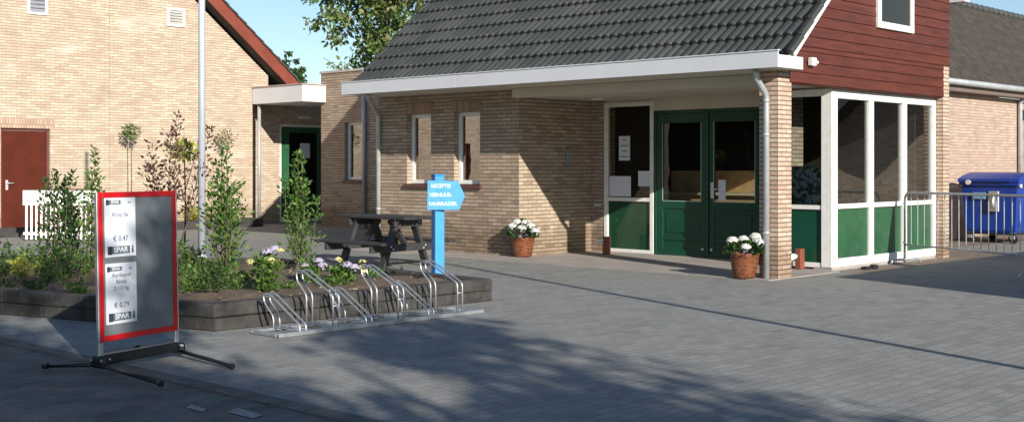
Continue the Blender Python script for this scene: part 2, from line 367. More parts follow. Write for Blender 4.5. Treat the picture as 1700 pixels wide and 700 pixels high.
M['petal_yellow'] = leafmat('petal_yellow', [(0,(.60,.52,.14)),(1,(.74,.72,.42))], trans=.3)
M['petal_blue'] = leafmat('petal_blue', [(0,(.12,.13,.22)),(1,(.24,.26,.36))], trans=.2)

# ------------------------------------------------------------------ ground
def sheet(name, poly, z, mat, thick=.05):
    mb = MB(); n = len(poly)
    vs = [(x, y, z) for x, y in poly] + [(x, y, z-thick) for x, y in poly]
    mb.add(vs, [tuple(range(n))] + [(i, (i+1) % n, n+(i+1) % n, n+i) for i in range(n)])
    return tag(mb.build(name, mat), kind='structure')
mb = MB(); mb.quad((-400,-400,-.06),(400,-400,-.06),(400,400,-.06),(-400,400,-.06)); tag(mb.build('ground', M['grassy']), kind='structure')
sheet('pavement', [(-9.45,-25),(40,-25),(40,40),(-9.45,40)], 0, M['paving'], .04)
sheet('road', [(-30,-40),(-9.45,-40),(-9.45,40),(-30,40)], -.012, M['road'], .04)
# flat border course between road and plaza
mb = MB()
y = -14.0
while y < 12: mb.box(-9.60, -9.445, y+.004, y+.5-.004, -.05, .003, .004); y += .5
tag(mb.build('kerb', M['road']), kind='structure')
sheet('entrance_path', [(-.25,9.3),(-.25,-.02),(0,-.02),(1.64,-.02),(1.64,.10),(5.3,.10),(5.3,9.3)], .012, M['slab'], .04)
sheet('footpath', [(1.75,-.42),(6.9,-.30),(6.9,1.0),(22,.2),(22,2.2),(5.35,2.2),(5.35,.09),(1.66,.09),(1.66,-.03)], .006, M['pave_brown'], .03)
# faded paint wipe on the old road
mb = MB()
for (cx_, cy_, L_, W_) in ((-9.86,-2.25,.34,.10),(-9.98,-1.9,.25,.06)):
    mb.quad((cx_-W_/2,cy_-L_/2,-.007),(cx_+W_/2,cy_-L_/2+.05,-.007),(cx_+W_/2+.02,cy_+L_/2,-.007),(cx_-W_/2,cy_+L_/2-.06,-.007))
tag(mb.build('road_marking', simple('worn_paint', (.30,.28,.27), .8, var=.3, scale=30)), kind='structure')

# ------------------------------------------------------------------ wall with openings
def wall(mb, axis, c, u0, u1, z0, z1, holes=(), thick=.30, depth=.12, top=None):
    """vertical wall whose outer face lies at axis=c (outer side = negative axis side).
    holes: (ua, ub, za, zb).  top(u): height for gables, used to clip the last row"""
    us = sorted({u0, u1, *[h[0] for h in holes], *[h[1] for h in holes]})
    zs = sorted({z0, z1, *[h[2] for h in holes], *[h[3] for h in holes]})
    def P(u, z, d=0): return (c+d, u, z) if axis == 'x' else (u, c+d, z)
    for i in range(len(us)-1):
        for j in range(len(zs)-1):
            um, zm = (us[i]+us[i+1])/2, (zs[j]+zs[j+1])/2
            if any(h[0] < um < h[1] and h[2] < zm < h[3] for h in holes): continue
            for d in (0, thick):
                mb.quad(P(us[i],zs[j],d), P(us[i+1],zs[j],d), P(us[i+1],zs[j+1],d), P(us[i],zs[j+1],d))
    for (a, b_, lo, hi) in list(holes) + [(u0, u1, z0, z1)]:
        mb.quad(P(a,lo), P(a,hi), P(a,hi,thick), P(a,lo,thick)); mb.quad(P(b_,lo), P(b_,hi), P(b_,hi,thick), P(b_,lo,thick))
        mb.quad(P(a,hi), P(b_,hi), P(b_,hi,thick), P(a,hi,thick)); mb.quad(P(a,lo), P(b_,lo), P(b_,lo,thick), P(a,lo,thick))
    return mb

def frame(mb, axis, c, u0, u1, z0, z1, w=.06, d=.07, bev=.004, wb=None):
    """rectangular frame, outer face at c, extends d towards +axis"""
    wb = wb or w
    def B(a, b_, lo, hi):
        if axis == 'x': mb.box(c, c+d, a, b_, lo, hi, bev)
        else: mb.box(a, b_, c, c+d, lo, hi, bev)
    B(u0, u0+w, z0, z1); B(u1-w, u1, z0, z1); B(u0+w, u1-w, z1-w, z1); B(u0+w, u1-w, z0, z0+wb)
def pane(name, axis, c, u0, u1, z0, z1, mat, parent, th=.006):
    mb = MB()
    if axis == 'x': mb.quad((c,u0,z0),(c,u0,z1),(c,u1,z1),(c,u1,z0))
    else: mb.quad((u0,c,z0),(u1,c,z0),(u1,c,z1),(u0,c,z1))
    return mb.build(name, mat, parent, fixn=False)

# ------------------------------------------------------------------ RECEPTION BUILDING
rb = empty('reception_building', (0,0,0), 'brick reception building with dark tiled roof, red boarded gable and green entrance doors', 'building')
TW = .55      # facade plane
TD = 2.42     # door plane
SS = 5.22     # side wall of the entrance recess
SE = 8.80     # far end
mb = MB()
H_F = [(7.36, 8.00, 1.17, 2.44), (6.13, 6.77, 1.17, 2.44)]
wall(mb, 'x', TW, SS, SE, 0, 2.98, H_F)
# recess side wall (faces -y)
wall(mb, 'y', SS, TW+.301, 2.72, 0, 2.72)
# short return wall beside the side window
wall(mb, 'x', TD, 4.93, SS-.001, 0, 2.64)
# far end and back
mb.prism([(TW+.301,0),(5.3,0),(5.3,4.0),(3.3,5.2),(TW+.301,3.2)], SE-.30, SE-.001, 'y')
wall(mb, 'x', 5.08, .20, SE-.301, 0, 4.2, thick=.22)
mb.build('wall', M['brick_mix'], rb)
mb = MB(); mb.box(0, .35, 0, .28, 0, 2.80); mb.build('pillar', M['brick_pillar'], rb)
mb = MB(); mb.box(5.07, 5.301, 0, .199, 0, 3.13); mb.build('pillar', M['brick_pillar'], rb)
# soldier course above facade windows
sdm = brickmat('soldier_dark', [(.30,.19,.13),(.40,.27,.18),(.46,.33,.22)], (.20,.15,.115), bw=.0625, bh=.24, patch=.2)
for h in H_F:
    mb = MB(); mb.box(TW-.003, TW+.05, h[0]-.06, h[1]+.06, h[3]+.0005, h[3]+.22); mb.build('lintel', sdm, rb)
# narrow facade windows
def narrow_window(parent, c, h, glass, d=.11):
    mb = MB(); frame(mb, 'x', c+d, h[0], h[1], h[2]+.02, h[3], .07, .07)
    w = mb.build('window', M['white'], parent)
    pane('pane', 'x', c+d+.03, h[0]+.07, h[1]-.07, h[2]+.09, h[3]-.07, glass, w)
    s_ = MB(); s_.box(c-.05, c+d, h[0]-.05, h[1]+.05, h[2]-.055, h[2]+.012, .006); s_.build('sill', M['sill'], w)
for h in H_F: narrow_window(rb, TW, h, M['glass_facade'])

# ---- roof: moulded tiles as real relief
SL = .90; EX, EZ = -.16, 2.955
ang = math.atan(SL)
def tile_roof(x0, z0, slope, s0, s1, rows, gauge=.345, wave=.15, amp=.030, step=.036, per=8, axis='y', flip=False):
    mb = MB(); a = math.atan(slope); ca, sa = cos(a), sin(a)
    n = int(round((s1-s0)/wave*per)); ys = [s0 + (s1-s0)*i/n for i in range(n+1)]
    def prof(y):
        ph = (y-s0)/wave*2*pi
        c_ = cos(ph)
        return amp*2*abs(cos(ph/2))**.8
    for k in range(rows):
        d0 = k*gauge; d1 = d0+gauge+.03
        jit = [R.uniform(-.003,.003) for _ in range(int((s1-s0)/.30)+2)]
        vs = []
        for (d, off) in ((d0+.004, -.018), (d0, step+.010), (d0+.02, step+.016), (d1, -.002)):
            for y in ys:
                j = jit[int((y-s0)/.30)]
                h = prof(y)*(1 if off > -.01 else .9) + off + j
                X = x0 + d*ca - h*sa; Z = z0 + d*sa + h*ca
                vs.append((2*flip_c - X if flip else X, y, Z))
        m_ = n+1; fs = []
        for rr in range(3):
            for i in range(n): fs.append((rr*m_+i, rr*m_+i+1, (rr+1)*m_+i+1, (rr+1)*m_+i))
        mb.add(vs, fs, True)
    return mb
rows = 14
mbr = tile_roof(EX, EZ, SL, -.27, 8.58, rows)
# back slope, seen only from elsewhere
RX = EX + rows*.345*cos(ang); RZ = EZ + rows*.345*sin(ang)
bl = 8
flip_c = RX
mb2 = tile_roof(EX+(rows-bl)*.345*cos(ang), EZ+(rows-bl)*.345*sin(ang), SL, -.27, 8.58, bl, flip=True)
mbr.add(mb2.v, mb2.f, True)
# verge tiles along both gables
for yy in (-.285, 8.595):
    for k in range(rows):
        d = k*.345; p = Vector((EX+d*cos(ang), yy, EZ+d*sin(ang))); q = p + Vector((.375*cos(ang),0,.375*sin(ang)))
        up = Vector((-sin(ang),0,cos(ang)))
        mbr.bar(p+up*.035, q+up*.012, .10, .075, up, .012)
roof = mbr.build('roof', M['tile_main'], rb, fixn=False)
mb = MB()
mb.tube([(RX, -.3, RZ+.02), (RX, 8.61, RZ+.02)], .11, 12); mb.build('ridge', M['tile'], roof)
# roof deck, closes the roof
mb = MB()
dk = .05
mb.prism([(EX+.1, EZ-dk+.02), (RX, RZ-dk), (RX+bl*.345*cos(ang), RZ-bl*.345*sin(ang)-dk), (RX+bl*.345*cos(ang)-.05, RZ-bl*.345*sin(ang)-dk-.12), (RX, RZ-dk-.14), (EX+.16, EZ-dk-.07)], -.20, 8.53, 'y')
mb.build('roof_deck', M['cream'], rb)
# boxed gutter / fascia
FX, FZ0, FZ1 = -.42, 2.775, 2.985
mb = MB()
for (ya_, yb_) in ((-.26, 2.72), (2.724, 5.72), (5.724, SE-.13)): mb.box(FX, FX+.02, ya_, yb_, FZ0, FZ1, .002)
mb.box(FX+.02, .21, -.26, -.235, FZ0, FZ0+.165, .003)          # end board towards the gable
mb.box(FX+.02, -.06, SE-.155, SE-.13, FZ0, FZ1-.03, .003)
mb.box(FX-.012, FX+.035, -.272, SE-.12, FZ1, FZ1+.018, .004)    # rolled top edge
fa = mb.build('fascia', M['fascia'], rb)
mb = MB(); mb.box(FX+.021, TW-.001, .0, SE-.156, FZ0+.002, FZ0+.02); mb.box(FX+.021, .20, -.234, -.0005, FZ0+.002, FZ0+.02); mb.build('soffit', M['cream'], rb)
mb = MB(); mb.box(FX+.025, EX+.12, -.23, SE-.16, FZ1-.07, FZ1-.055); mb.build('gutter', simple('zinc_gutter', (.16,.17,.19), .5, metal=.3), fa)
# beam and ceiling of the porch
mb = MB(); mb.box(.40, .549, .28, SS+.02, 2.625, 2.773, .004); mb.box(.38,.549,.0,.27,2.70,2.773)
mb.build('beam', M['cream'], rb)
mb = MB(); mb.box(.55, TD+.10, .06, SS-.003, 2.64, 2.66); mb.build('porch_ceiling', M['cream'], rb)
mb = MB(); mb.lathe([(.11,2.605),(.12,2.62),(.12,2.638)], 1.55, 4.35, 20); mb.build('ceiling_lamp', M['lampwhite'], rb)
# header over doors
mb = MB(); mb.box(TD+.0, TD+.06, 1.70, 3.86, 2.435, 2.639); mb.box(TD+.01,TD+.06,3.86,4.929,2.585,2.639)
mb.build('header_panel', M['cream'], rb)

# ---- gable cladding
mb = MB()
zb = 2.625; bh = .146
def left_x(z): return max(.30, (z - 2.915)/SL + EX + .10)
def right_x(z): return 5.285 if z > 3.10 else 5.068
z = zb
while z < 6.2:
    z1 = z + bh
    xr0 = min(right_x(z+.01), 2*RX - left_x(z1)+0*z) ; xl0 = left_x(z); xl1 = left_x(z1)
    if z < 3.13 < z1: z1 = 3.131; xl1 = left_x(z1)
    xr = right_x((z+z1)/2)
    # stay under the back slope
    lim = RX + (RZ - z1 - .08)/SL; xr = min(xr, lim)
    if xl1 < xr - .1:
        # shiplap: bottom edge stands proud, top tucks in
        vs = [(xl0,-.018,z+.008),(xr,-.018,z+.008),(xr,-.008,z1),(xl1,-.008,z1), (xl0,.01,z),(xr,.01,z),(xr,.03,z1),(xl1,.03,z1)]
        mb.add(vs, [(0,1,2,3),(4,5,1,0),(7,6,5,4),(3,2,6,7),(0,3,7,4),(1,5,6,2)])
    z = z1
cl = mb.build('cladding', M['cladding'], rb)
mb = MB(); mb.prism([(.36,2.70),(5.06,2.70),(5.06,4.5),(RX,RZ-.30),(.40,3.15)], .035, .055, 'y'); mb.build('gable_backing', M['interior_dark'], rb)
# board under the cladding, behind the pillar top
mb = MB(); mb.box(.352, 5.068, .012, .10, 2.612, 2.64); mb.build('trim', M['rust'], cl)
# white barge board
mb = MB()
a0 = Vector((EX-.02, -.245, EZ-.05)); a1 = Vector((RX, -.245, RZ-.05))
up = Vector((-sin(ang),0,cos(ang)))
mb.bar(a0+up*-.045+Vector((.16*cos(ang),0,.16*sin(ang))), a1-up*.045, .03, .13, up)
a2 = Vector((RX+bl*.345*cos(ang), -.245, RZ-bl*.345*sin(ang)-.05)); up2 = Vector((sin(ang),0,cos(ang)))
mb.bar(a1-up2*.045, a2-up2*.045, .03, .13, up2)
mb.build('barge_board', M['white'], rb)
mb = MB()   # soffit board behind barge and far eave box
q0 = a0-up*.11+Vector((.1*cos(ang),.115,.1*sin(ang))); q1 = a1-up*.11+Vector((0,.115,0))
mb.bar(q0, q1, .20, .015, up)
mb.box(5.30, RX+bl*.345*cos(ang)+.02, -.26, 8.7, RZ-bl*.345*sin(ang)-.16, RZ-bl*.345*sin(ang)-.02)
mb.build('soffit', M['fascia'], rb)
# gable window
mb = MB(); frame(mb, 'y', -.055, 2.74, 3.92, 3.56, 4.75, .10, .06)
gw = mb.build('window', M['white'], rb)
pane('pane', 'y', -.034, 2.84, 3.82, 3.66, 4.65, M['glass'], gw)
mb = MB(); mb.box(2.835, 3.825, -.028, -.024, 3.655, 4.655); mb.build('dark_backing', M['interior_dark'], gw)  # dark sheet over the cladding, stands in for the unlit room behind
mb = MB(); mb.box(.74,.86,-.10,-.02,2.87,2.985,.012); mb.box(.82,.855,-.125,-.10,2.90,2.94,.004)
mb.build('outdoor_sensor', M['lampwhite'], rb)

# ---- bay window (faces -y) with green lower panels
BX0, BX1, BS, BZ1 = 1.66, 5.068, .12, 2.611
bay = MB()
bay.box(BX0, BX0+.17, BS, BS+.17, .05, BZ1, .004)               # corner post
bay.box(BX1-.10, BX1, BS, BS+.07, .05, BZ1, .004)
bay.box(BX0+.17, BX1-.10, BS, BS+.07, BZ1-.13, BZ1, .004)
bay.box(BX0+.17, BX1-.10, BS, BS+.07, .05, .17, .004)
bay.box(BX0+.17, BX1-.10, BS+.001, BS+.07, .885, .955, .004)
MULL = [(2.79, 2.94), (3.88, 4.04)]
for a_, b_ in MULL:
    bay.box(a_+.02, b_-.0, BS+.002, BS+.068, .17, .885, .004); bay.box(a_+.02, b_-.0, BS+.002, BS+.068, .955, BZ1-.13, .004)
bw_ = bay.build('bay_window', M['white'], rb)
cells = [(BX0+.17, MULL[0][0]+.02), (MULL[0][1], MULL[1][0]+.02), (MULL[1][1], BX1-.10)]
for a_, b_ in cells:
    pane('pane', 'y', BS+.045, a_, b_, .955, BZ1-.13, M['glass_bay'], bw_)
    mb = MB(); mb.box(a_+.001, b_-.001, BS+.040, BS+.055, .172, .883); mb.build('panel', M['green'], bw_)
# bay side facing the porch
mb = MB()
XS = BX0+.012
YE = 1.16
mb.box(XS, XS+.07, BS+.171, YE, BZ1-.10, BZ1, .003); mb.box(XS, XS+.07, BS+.171, YE, .04, .11, .003)
mb.box(XS, XS+.07, BS+.171, YE, .875, .935, .003)
mb.box(XS+.001, XS+.07, YE-.10, YE, .11, .875, .003); mb.box(XS+.001, XS+.07, YE-.10, YE, .935, BZ1-.10, .003)
sw = mb.build('window_frame', M['white'], rb)
pane('pane', 'x', XS+.03, BS+.171, YE-.1, .935, BZ1-.10, M['glass'], sw)
mb = MB(); mb.box(XS+.025, XS+.04, BS+.172, YE-.101, .112, .873); mb.build('panel', M['green_shaded'], sw)
mb = MB(); mb.box(XS+.071, TD, 1.08, 1.16, 0, 2.64); mb.box(TD, TD+.1, 1.08, 1.70, 0, 2.64); mb.build('return_wall', M['brick_mix'], rb)
mb = MB(); mb.box(BX0+.01, BX1, BS+.01, BS+.30, 0, .049); mb.build('threshold', M['slab'], rb)
# ---- tall side window left of the doors
S0, S1 = 3.86, 4.93
mb = MB()
frame(mb, 'x', TD-.01, S0, S1, .02, 2.60, .075, .09, wb=.06)
mb.box(TD-.008, TD+.078, S0+.075, S1-.075, .90, .965, .003)
sw2 = mb.build('window_frame', M['white'], rb)
pane('pane', 'x', TD+.03, S0+.075, S1-.075, .965, 2.525, M['glass'], sw2)
mb = MB(); mb.box(TD+.03, TD+.045, S0+.076, S1-.076, .082, .899); mb.build('panel', simple('glossy_green_panel', (.012,.06,.03), .08, var=.1), sw2)
# ---- double door
mb = MB(); frame(mb, 'x', TD+.0, 1.701, 3.859, .02, 2.433, .055, .08); dfm = mb.build('door_frame', M['green_shaded'], rb)
def leaf(y0, y1, handle_y):
    mb = MB(); c = TD+.012; d = .045
    st = .125
    mb.box(c, c+d, y0, y0+st, .03, 2.375, .004); mb.box(c, c+d, y1-st, y1, .03, 2.375, .004)
    mb.box(c, c+d, y0+st, y1-st, 2.22, 2.375, .004); mb.box(c, c+d, y0+st, y1-st, .80, .93, .004)
    mb.box(c, c+d, y0+st, y1-st, .03, .13, .004); mb.box(c, c+d, y0+st, y1-st, .27, .33, .004)
    mb.box(c+.018, c+d, y0+st, y1-st, .13, .27); mb.box(c+.018, c+d, y0+st, y1-st, .33, .80)
    mb.box(c+.006, c+d-.002, y0+st+.06, y1-st-.06, .40, .73, .006)
    l = mb.build('door', M['green_shaded'], rb)
    pane('pane', 'x', c+.02, y0+st, y1-st, .93, 2.22, M['glass'], l)
    g = MB(); b0 = .012
    g.box(c-.004, c+.012, y0+st-.012, y0+st, .93, 2.22); g.box(c-.004, c+.012, y1-st, y1-st+.012, .93, 2.22); g.box(c-.004,c+.012,y0+st,y1-st,.918,.93)
    g.build('glazing_bead', simple('pale_green_bead', (.30,.42,.36), .4), l)
    k = MB(); k.tube([(c-.03, handle_y, .15),(c, handle_y, .15)], .022, 10); k.build('door_stop', M['bolt'], l)
    return l, c
l1, c1 = leaf(2.785, 3.80, 2.86)
l2, c2 = leaf(1.76, 2.775, 2.69)
mb = MB(); mb.box(c2-.012, c2, 2.66, 2.715, .98, 1.24, .006); mb.tube([(c2-.012,2.688,1.13),(c2-.055,2.688,1.13),(c2-.06,2.66,1.13),(c2-.06,2.55,1.13)], .011, 8)
mb.tube([(c2-.02,2.688,1.03),(c2-.012,2.688,1.03)], .012, 8)
mb.build('handle', M['bolt'], l2)
mb = MB(); mb.box(TD-.02, TD+.002, 2.755, 2.805, .03, 2.375, .006); mb.build('astragal', M['green_shaded'], l1)
mb = MB(); mb.box(TD-.05, TD+.10, 1.70, 4.93, .0, .019); mb.build('threshold', M['slab'], rb)
# wall plates
mb = MB(); mb.box(1.72, 1.80, SS-.05, SS-.002, 1.52, 1.80, .01); mb.build('intercom', simple('grey_box', (.22,.26,.27), .5), rb)
mb = MB(); mb.box(TD-.025, TD-.002, 5.0, 5.14, .80, .845, .004); mb.build('wall_plate', M['bolt'], rb)

# ---- interior
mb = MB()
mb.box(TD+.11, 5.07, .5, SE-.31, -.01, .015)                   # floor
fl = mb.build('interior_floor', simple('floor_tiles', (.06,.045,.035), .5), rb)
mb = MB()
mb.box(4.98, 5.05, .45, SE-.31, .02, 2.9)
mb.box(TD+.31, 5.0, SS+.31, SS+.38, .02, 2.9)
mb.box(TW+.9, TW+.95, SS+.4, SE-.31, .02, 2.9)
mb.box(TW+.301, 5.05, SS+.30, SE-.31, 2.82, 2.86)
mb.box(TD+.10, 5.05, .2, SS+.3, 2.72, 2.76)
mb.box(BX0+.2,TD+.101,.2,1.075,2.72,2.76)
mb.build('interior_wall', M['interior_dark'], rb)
ct = empty('reception_counter', (3.9,3.3,0), 'light oak reception counter seen through the glass of the double doors', 'counter')
mb = MB(); mb.box(3.55, 3.62, 1.9, 4.9, .02, 1.0, .005); mb.box(4.35, 4.40, 1.9, 4.9, .02, 1.42); mb.build('counter_front', M['oak'], ct)
mb = MB(); mb.box(3.48, 4.34, 1.85, 4.9, 1.0, 1.04, .005); mb.build('counter_top', M['oak_top'], ct)

# ---- notices on the glass
def text_mesh(txt, size, name, mat, parent, M4, ext=.0008, bold=.0, align='CENTER', sx=1.0):
    cu = bpy.data.curves.new(name, 'FONT'); cu.body = txt; cu.size = size; cu.extrude = ext; cu.offset = bold
    cu.align_x = align; cu.align_y = 'CENTER'; cu.resolution_u = 3
    o = bpy.data.objects.new(name, cu); col.objects.link(o)
    dg = bpy.context.evaluated_depsgraph_get(); me = bpy.data.meshes.new_from_object(o.evaluated_get(dg))
    bpy.data.objects.remove(o); bpy.data.curves.remove(cu)
    me.transform(M4 @ Matrix.Diagonal((sx,1,1,1))); me.materials.clear(); me.materials.append(mat)
    oo = bpy.data.objects.new(name, me); col.objects.link(oo); oo.parent = parent
    return oo
def notice(c, y0, y1, z0, z1, label, lines):
    mb = MB(); mb.box(c-.003, c, y0, y1, z0, z1)
    o = mb.build('notice', M['paper']); tag(o, label, 'notice')
    if lines:
        n = len(lines)
        for i, (a_, b_) in enumerate(lines):
            zz = z1 - (z1-z0)*(i+.7)/(n+.4); h_ = (z1-z0)*.17/(n)
            k = MB(); k.box(c-.0045, c-.003, y0+(y1-y0)*a_, y0+(y1-y0)*b_, zz-h_/2, zz+h_/2)
            k.build('print', M['greypanel'], o)
gx = TD+.024
notice(gx, 4.38, 4.62, 1.60, 2.02, 'white printed sheet taped high on the tall window left of the doors', [(.3,.7),(.15,.85),(.25,.75),(.1,.9)])
notice(gx, 3.95, 4.20, 1.16, 1.42, 'blank white sheet low on the tall window, next to the door frame', None)
notice(gx, 4.36, 4.83, .98, 1.33, 'wide grey sheet in the bottom corner of the tall window beside brick', None)
notice(TD+.03, 2.44, 2.58, .96, 1.28, 'narrow leaflet in the lower corner of the right door glass', None)
pm, nt, N, L, b = newmat('photo_print'); tc = N.new('ShaderNodeTexCoord'); no = N.new('ShaderNodeTexNoise'); no.inputs['Scale'].default_value = 9; no.inputs['Detail'].default_value = 5; no.inputs['Distortion'].default_value = 1.5
L.new(tc.outputs['Object'], no.inputs['Vector']); r = ramp(N, [(.46, (.02,.03,.02)), (.56, (.35,.38,.36))]); L.new(no.outputs['Fac'], r.inputs['Fac']); L.new(r.outputs['Color'], b.inputs['Base Color'])
mb = MB(); mb.box(XS+.10, XS+.105, .36, 1.05, .94, 1.50); tag(mb.build('notice', pm), 'black and white picture print standing inside the porch side of the bay window', 'notice')
mb = MB(); mb.box(4.36, 4.64, 5.25, 5.28, 0, 1); 

# ---- downpipes of the reception building
def downpipe(pts, r, parent, name='downpipe', clips=()):
    # round the bends
    P_ = [Vector(p) for p in pts]; out = [P_[0]]
    for i in range(1, len(P_)-1):
        a_, b_, c_ = P_[i-1], P_[i], P_[i+1]
        d1 = (a_-b_).normalized(); d2 = (c_-b_).normalized(); rr = min(.07, (a_-b_).length*.4, (c_-b_).length*.4)
        for t in (0, .33, .66, 1): out.append((b_+d1*rr)*(1-t)**2 + b_*2*t*(1-t) + (b_+d2*rr)*t*t)
    out.append(P_[-1])
    mb = MB(); mb.tube(out, r, 14)
    for z in clips: mb.tube([(P_[-1].x, P_[-1].y, z), (P_[-1].x, P_[-1].y, z+.035)], r+.006, 14)
    return mb.build(name, M['pipe'], parent)
downpipe([(-.28,.15,2.775),(-.28,.15,2.66),(-.055,.14,2.45),(-.055,.14,.01)], .042, rb, clips=(.6,1.9,2.35))
downpipe([(-.25,SE-.68,2.775),(-.25,SE-.68,2.70),(TW-.055,SE-.07,2.45),(TW-.055,SE-.07,.01)], .042, rb, clips=(.7,1.9))

# ------------------------------------------------------------------ ANNEX (flat roofed tower block, canopy and side door)
AX, AY0, AY1, AZ = 4.66, 8.81, 15.86, 3.80
an = empty('annex_building', (AX,12,0), 'flat roofed brick annex with narrow window, canopy and dark green side door', 'building')
mb = MB(); AH = [(14.27, 14.93, 1.15, 2.57)]
wall(mb, 'x', AX, AY0, AY1, 0, AZ, AH)
mb.box(AX+.301, 9.5, AY1-.30, AY1, 0, AZ); mb.box(9.2, 9.5, AY0, AY1-.301, 0, AZ)
mb.box(AX+.30, 9.2, AY0, AY1-.31, AZ-.3, AZ-.1)
mb.build('wall', M['brick_mix'], an)
mb = MB(); mb.box(AX-.03, AX+.34, AY0, AY1+.03, AZ, AZ+.06, .006); mb.box(AX+.34, 9.54, AY1-.33, AY1+.03, AZ+.001, AZ+.059, .006)
mb.build('coping', M['coping'], an)
narrow_window(an, AX, AH[0], M['glass_facade'])
mb = MB(); mb.box(AX+.9, AX+.95, 13.4, 15.5, .5, 3.2); mb.build('interior_wall', M['interior'], an)
downpipe([(AX-.06,14.12,3.78),(AX-.06,14.12,.01)], .048, an)
# canopy
mb = MB(); mb.box(3.94, AX-.002, 15.66, 17.78, 3.085, 3.50, .006); mb.box(AX-.001, 9, 15.90, 17.78, 3.09, 3.49)
mb.build('canopy', M['fascia'], an)
mb = MB(); mb.box(3.915, AX+.3, 15.635, 17.78, 3.501, 3.53, .004); mb.build('canopy_flashing', simple('canopy_edge', (.42,.32,.27), .6), an)
downpipe([(4.04,17.62,3.08),(4.04,17.62,.01)], .045, an)
# side wall behind the canopy with door
mb = MB(); wall(mb, 'y', 18.1, 3.96, 8.6, 0, 3.3, [(5.02, 6.65, .0, 2.62)]); mb.build('wall', M['brick_light'], an)
mb = MB(); frame(mb, 'y', 18.12, 5.02, 6.65, .02, 2.62, .07, .1); df2 = mb.build('door_frame', M['white'], an)
mb = MB(); c = 18.16
mb.box(5.091, 5.37, c, c+.05, .05, 2.545, .004); mb.box(6.30, 6.578, c, c+.05, .05, 2.545, .004); mb.box(5.37,6.30,c,c+.05,2.40,2.545,.004); mb.box(5.37,6.30,c,c+.05,.05,.75,.004)
d2 = mb.build('door', M['green'], an); pane('pane', 'y', c+.02, 5.37, 6.30, .75, 2.40, M['glass'], d2)
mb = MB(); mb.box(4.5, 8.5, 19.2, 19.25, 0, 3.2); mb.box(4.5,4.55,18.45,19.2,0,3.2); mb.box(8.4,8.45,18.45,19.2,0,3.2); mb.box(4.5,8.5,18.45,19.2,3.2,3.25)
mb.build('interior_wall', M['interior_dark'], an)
mb = MB(); mb.box(5.60, 5.98, 18.03, 18.098, 2.76, 2.84, .012); mb.build('wall_lamp', M['lampwhite'], an)
mb = MB(); mb.box(5.72, 6.05, c-.004, c-.001, 1.72, 2.12); o = mb.build('notice', M['paper']); tag(o, 'white sheet taped behind the glass of the side door under the canopy', 'notice')

# ------------------------------------------------------------------ LEFT HOUSE
LS = 17.8
lh = empty('gable_house', (0,LS,0), 'large buff brick gable building with red barge board and two small vents', 'building')
eL, eR, rz = -5.25, 5.25, 7.53
zE = 3.83
mb = MB()
D0, D1 = -2.55, -1.43
def lwall(a, b_, z0, z1): mb.quad((a,LS,z0),(b_,LS,z0),(b_,LS,z1),(a,LS,z1))
lwall(-4.6, D0, 0, 2.34); lwall(D1, 3.958, 0, 2.34); lwall(-4.6, 3.958, 2.34, 3.09)
mb.quad((-4.6,LS,3.09),(4.44,LS,3.09),(4.44,LS,3.84),(-4.44,LS,3.84))
mb.add([(-4.44,LS,3.84),(4.44,LS,3.84),(0,LS,7.42)], [(0,1,2)])
mb.quad((D0,LS,0),(D0,LS,2.34),(D0,LS+.15,2.34),(D0,LS+.15,0)); mb.quad((D1,LS,0),(D1,LS,2.34),(D1,LS+.15,2.34),(D1,LS+.15,0)); mb.quad((D0,LS,2.34),(D1,LS,2.34),(D1,LS+.15,2.34),(D0,LS+.15,2.34))
mb.quad((3.958,LS,0),(3.958,LS+.4,0),(3.958,LS+.4,3.09),(3.958,LS,3.09))
mb.quad((-4.6,LS,0),(-4.6,LS+10,0),(-4.6,LS+10,3.6),(-4.6,LS,3.6)); mb.quad((4.44,LS+.41,0),(4.44,LS+10,0),(4.44,LS+10,3.7),(4.44,LS+.41,3.7))
mb.build('wall', M['brick_light'], lh, fixn=False)
# side wing further left, seen only in the window glass
mb = MB(); wall(mb, 'y', LS, -17, -4.62, 0, 3.4, [(-10.4,-9.4,0,2.2)]); mb.build('wing_wall', M['brick_light'], lh)
mb = MB(); mb.box(-10.4,-9.4, LS+.1, LS+.15, 0, 2.2); mb.build('door', M['rust'], lh)
mb = MB(); mb.box(-17.1,-4.6,LS-.3,LS+4,3.401,3.6); mb.build('wing_roof', M['fascia'], lh)
mb = MB(); mb.box(D0-.1, D1+.11, LS-.004, LS+.05, 2.343, 2.55); mb.build('lintel', M['soldier'], lh)
mb = MB(); frame(mb, 'y', LS+.06, D0+.002, D1-.002, .0, 2.338, .055, .06, wb=.02); fr_ = mb.build('door_frame', simple('purple_brown_frame', (.13,.04,.04), .5), lh)
mb = MB(); mb.box(D0+.06, D1-.06, LS+.085, LS+.12, .03, 2.28, .003); dl = mb.build('door', M['rust'], lh)
hx = D0+.17
mb = MB(); mb.box(hx-.03, hx+.03, LS+.072, LS+.084, .98, 1.2, .005); mb.tube([(hx,LS+.07,1.13),(hx,LS+.03,1.13),(hx+.02,LS+.025,1.13),(hx+.14,LS+.025,1.13)], .011, 8); mb.build('handle', M['bolt'], dl)
def vent(x0, x1, z0, z1, louvre):
    mb = MB(); frame(mb, 'y', LS-.035, x0, x1, z0, z1, .055, .045)
    v_ = mb.build('vent', M['white'], lh)
    mb = MB(); n = 5; hh = (z1-z0-.11)/n
    for i in range(n):
        zc = z0+.055+hh*i
        mb.add([(x0+.055,LS-.03,zc+.004),(x1-.055,LS-.03,zc+.004),(x1-.055,LS-.004,zc+hh*.9),(x0+.055,LS-.004,zc+hh*.9)], [(0,1,2,3)])
    mb.build('louvre', louvre, v_)
    mb = MB(); mb.box(x0+.05, x1-.05, LS-.003, LS-.001, z0+.05, z1-.05); mb.build('vent_backing', M['greypanel'], v_)
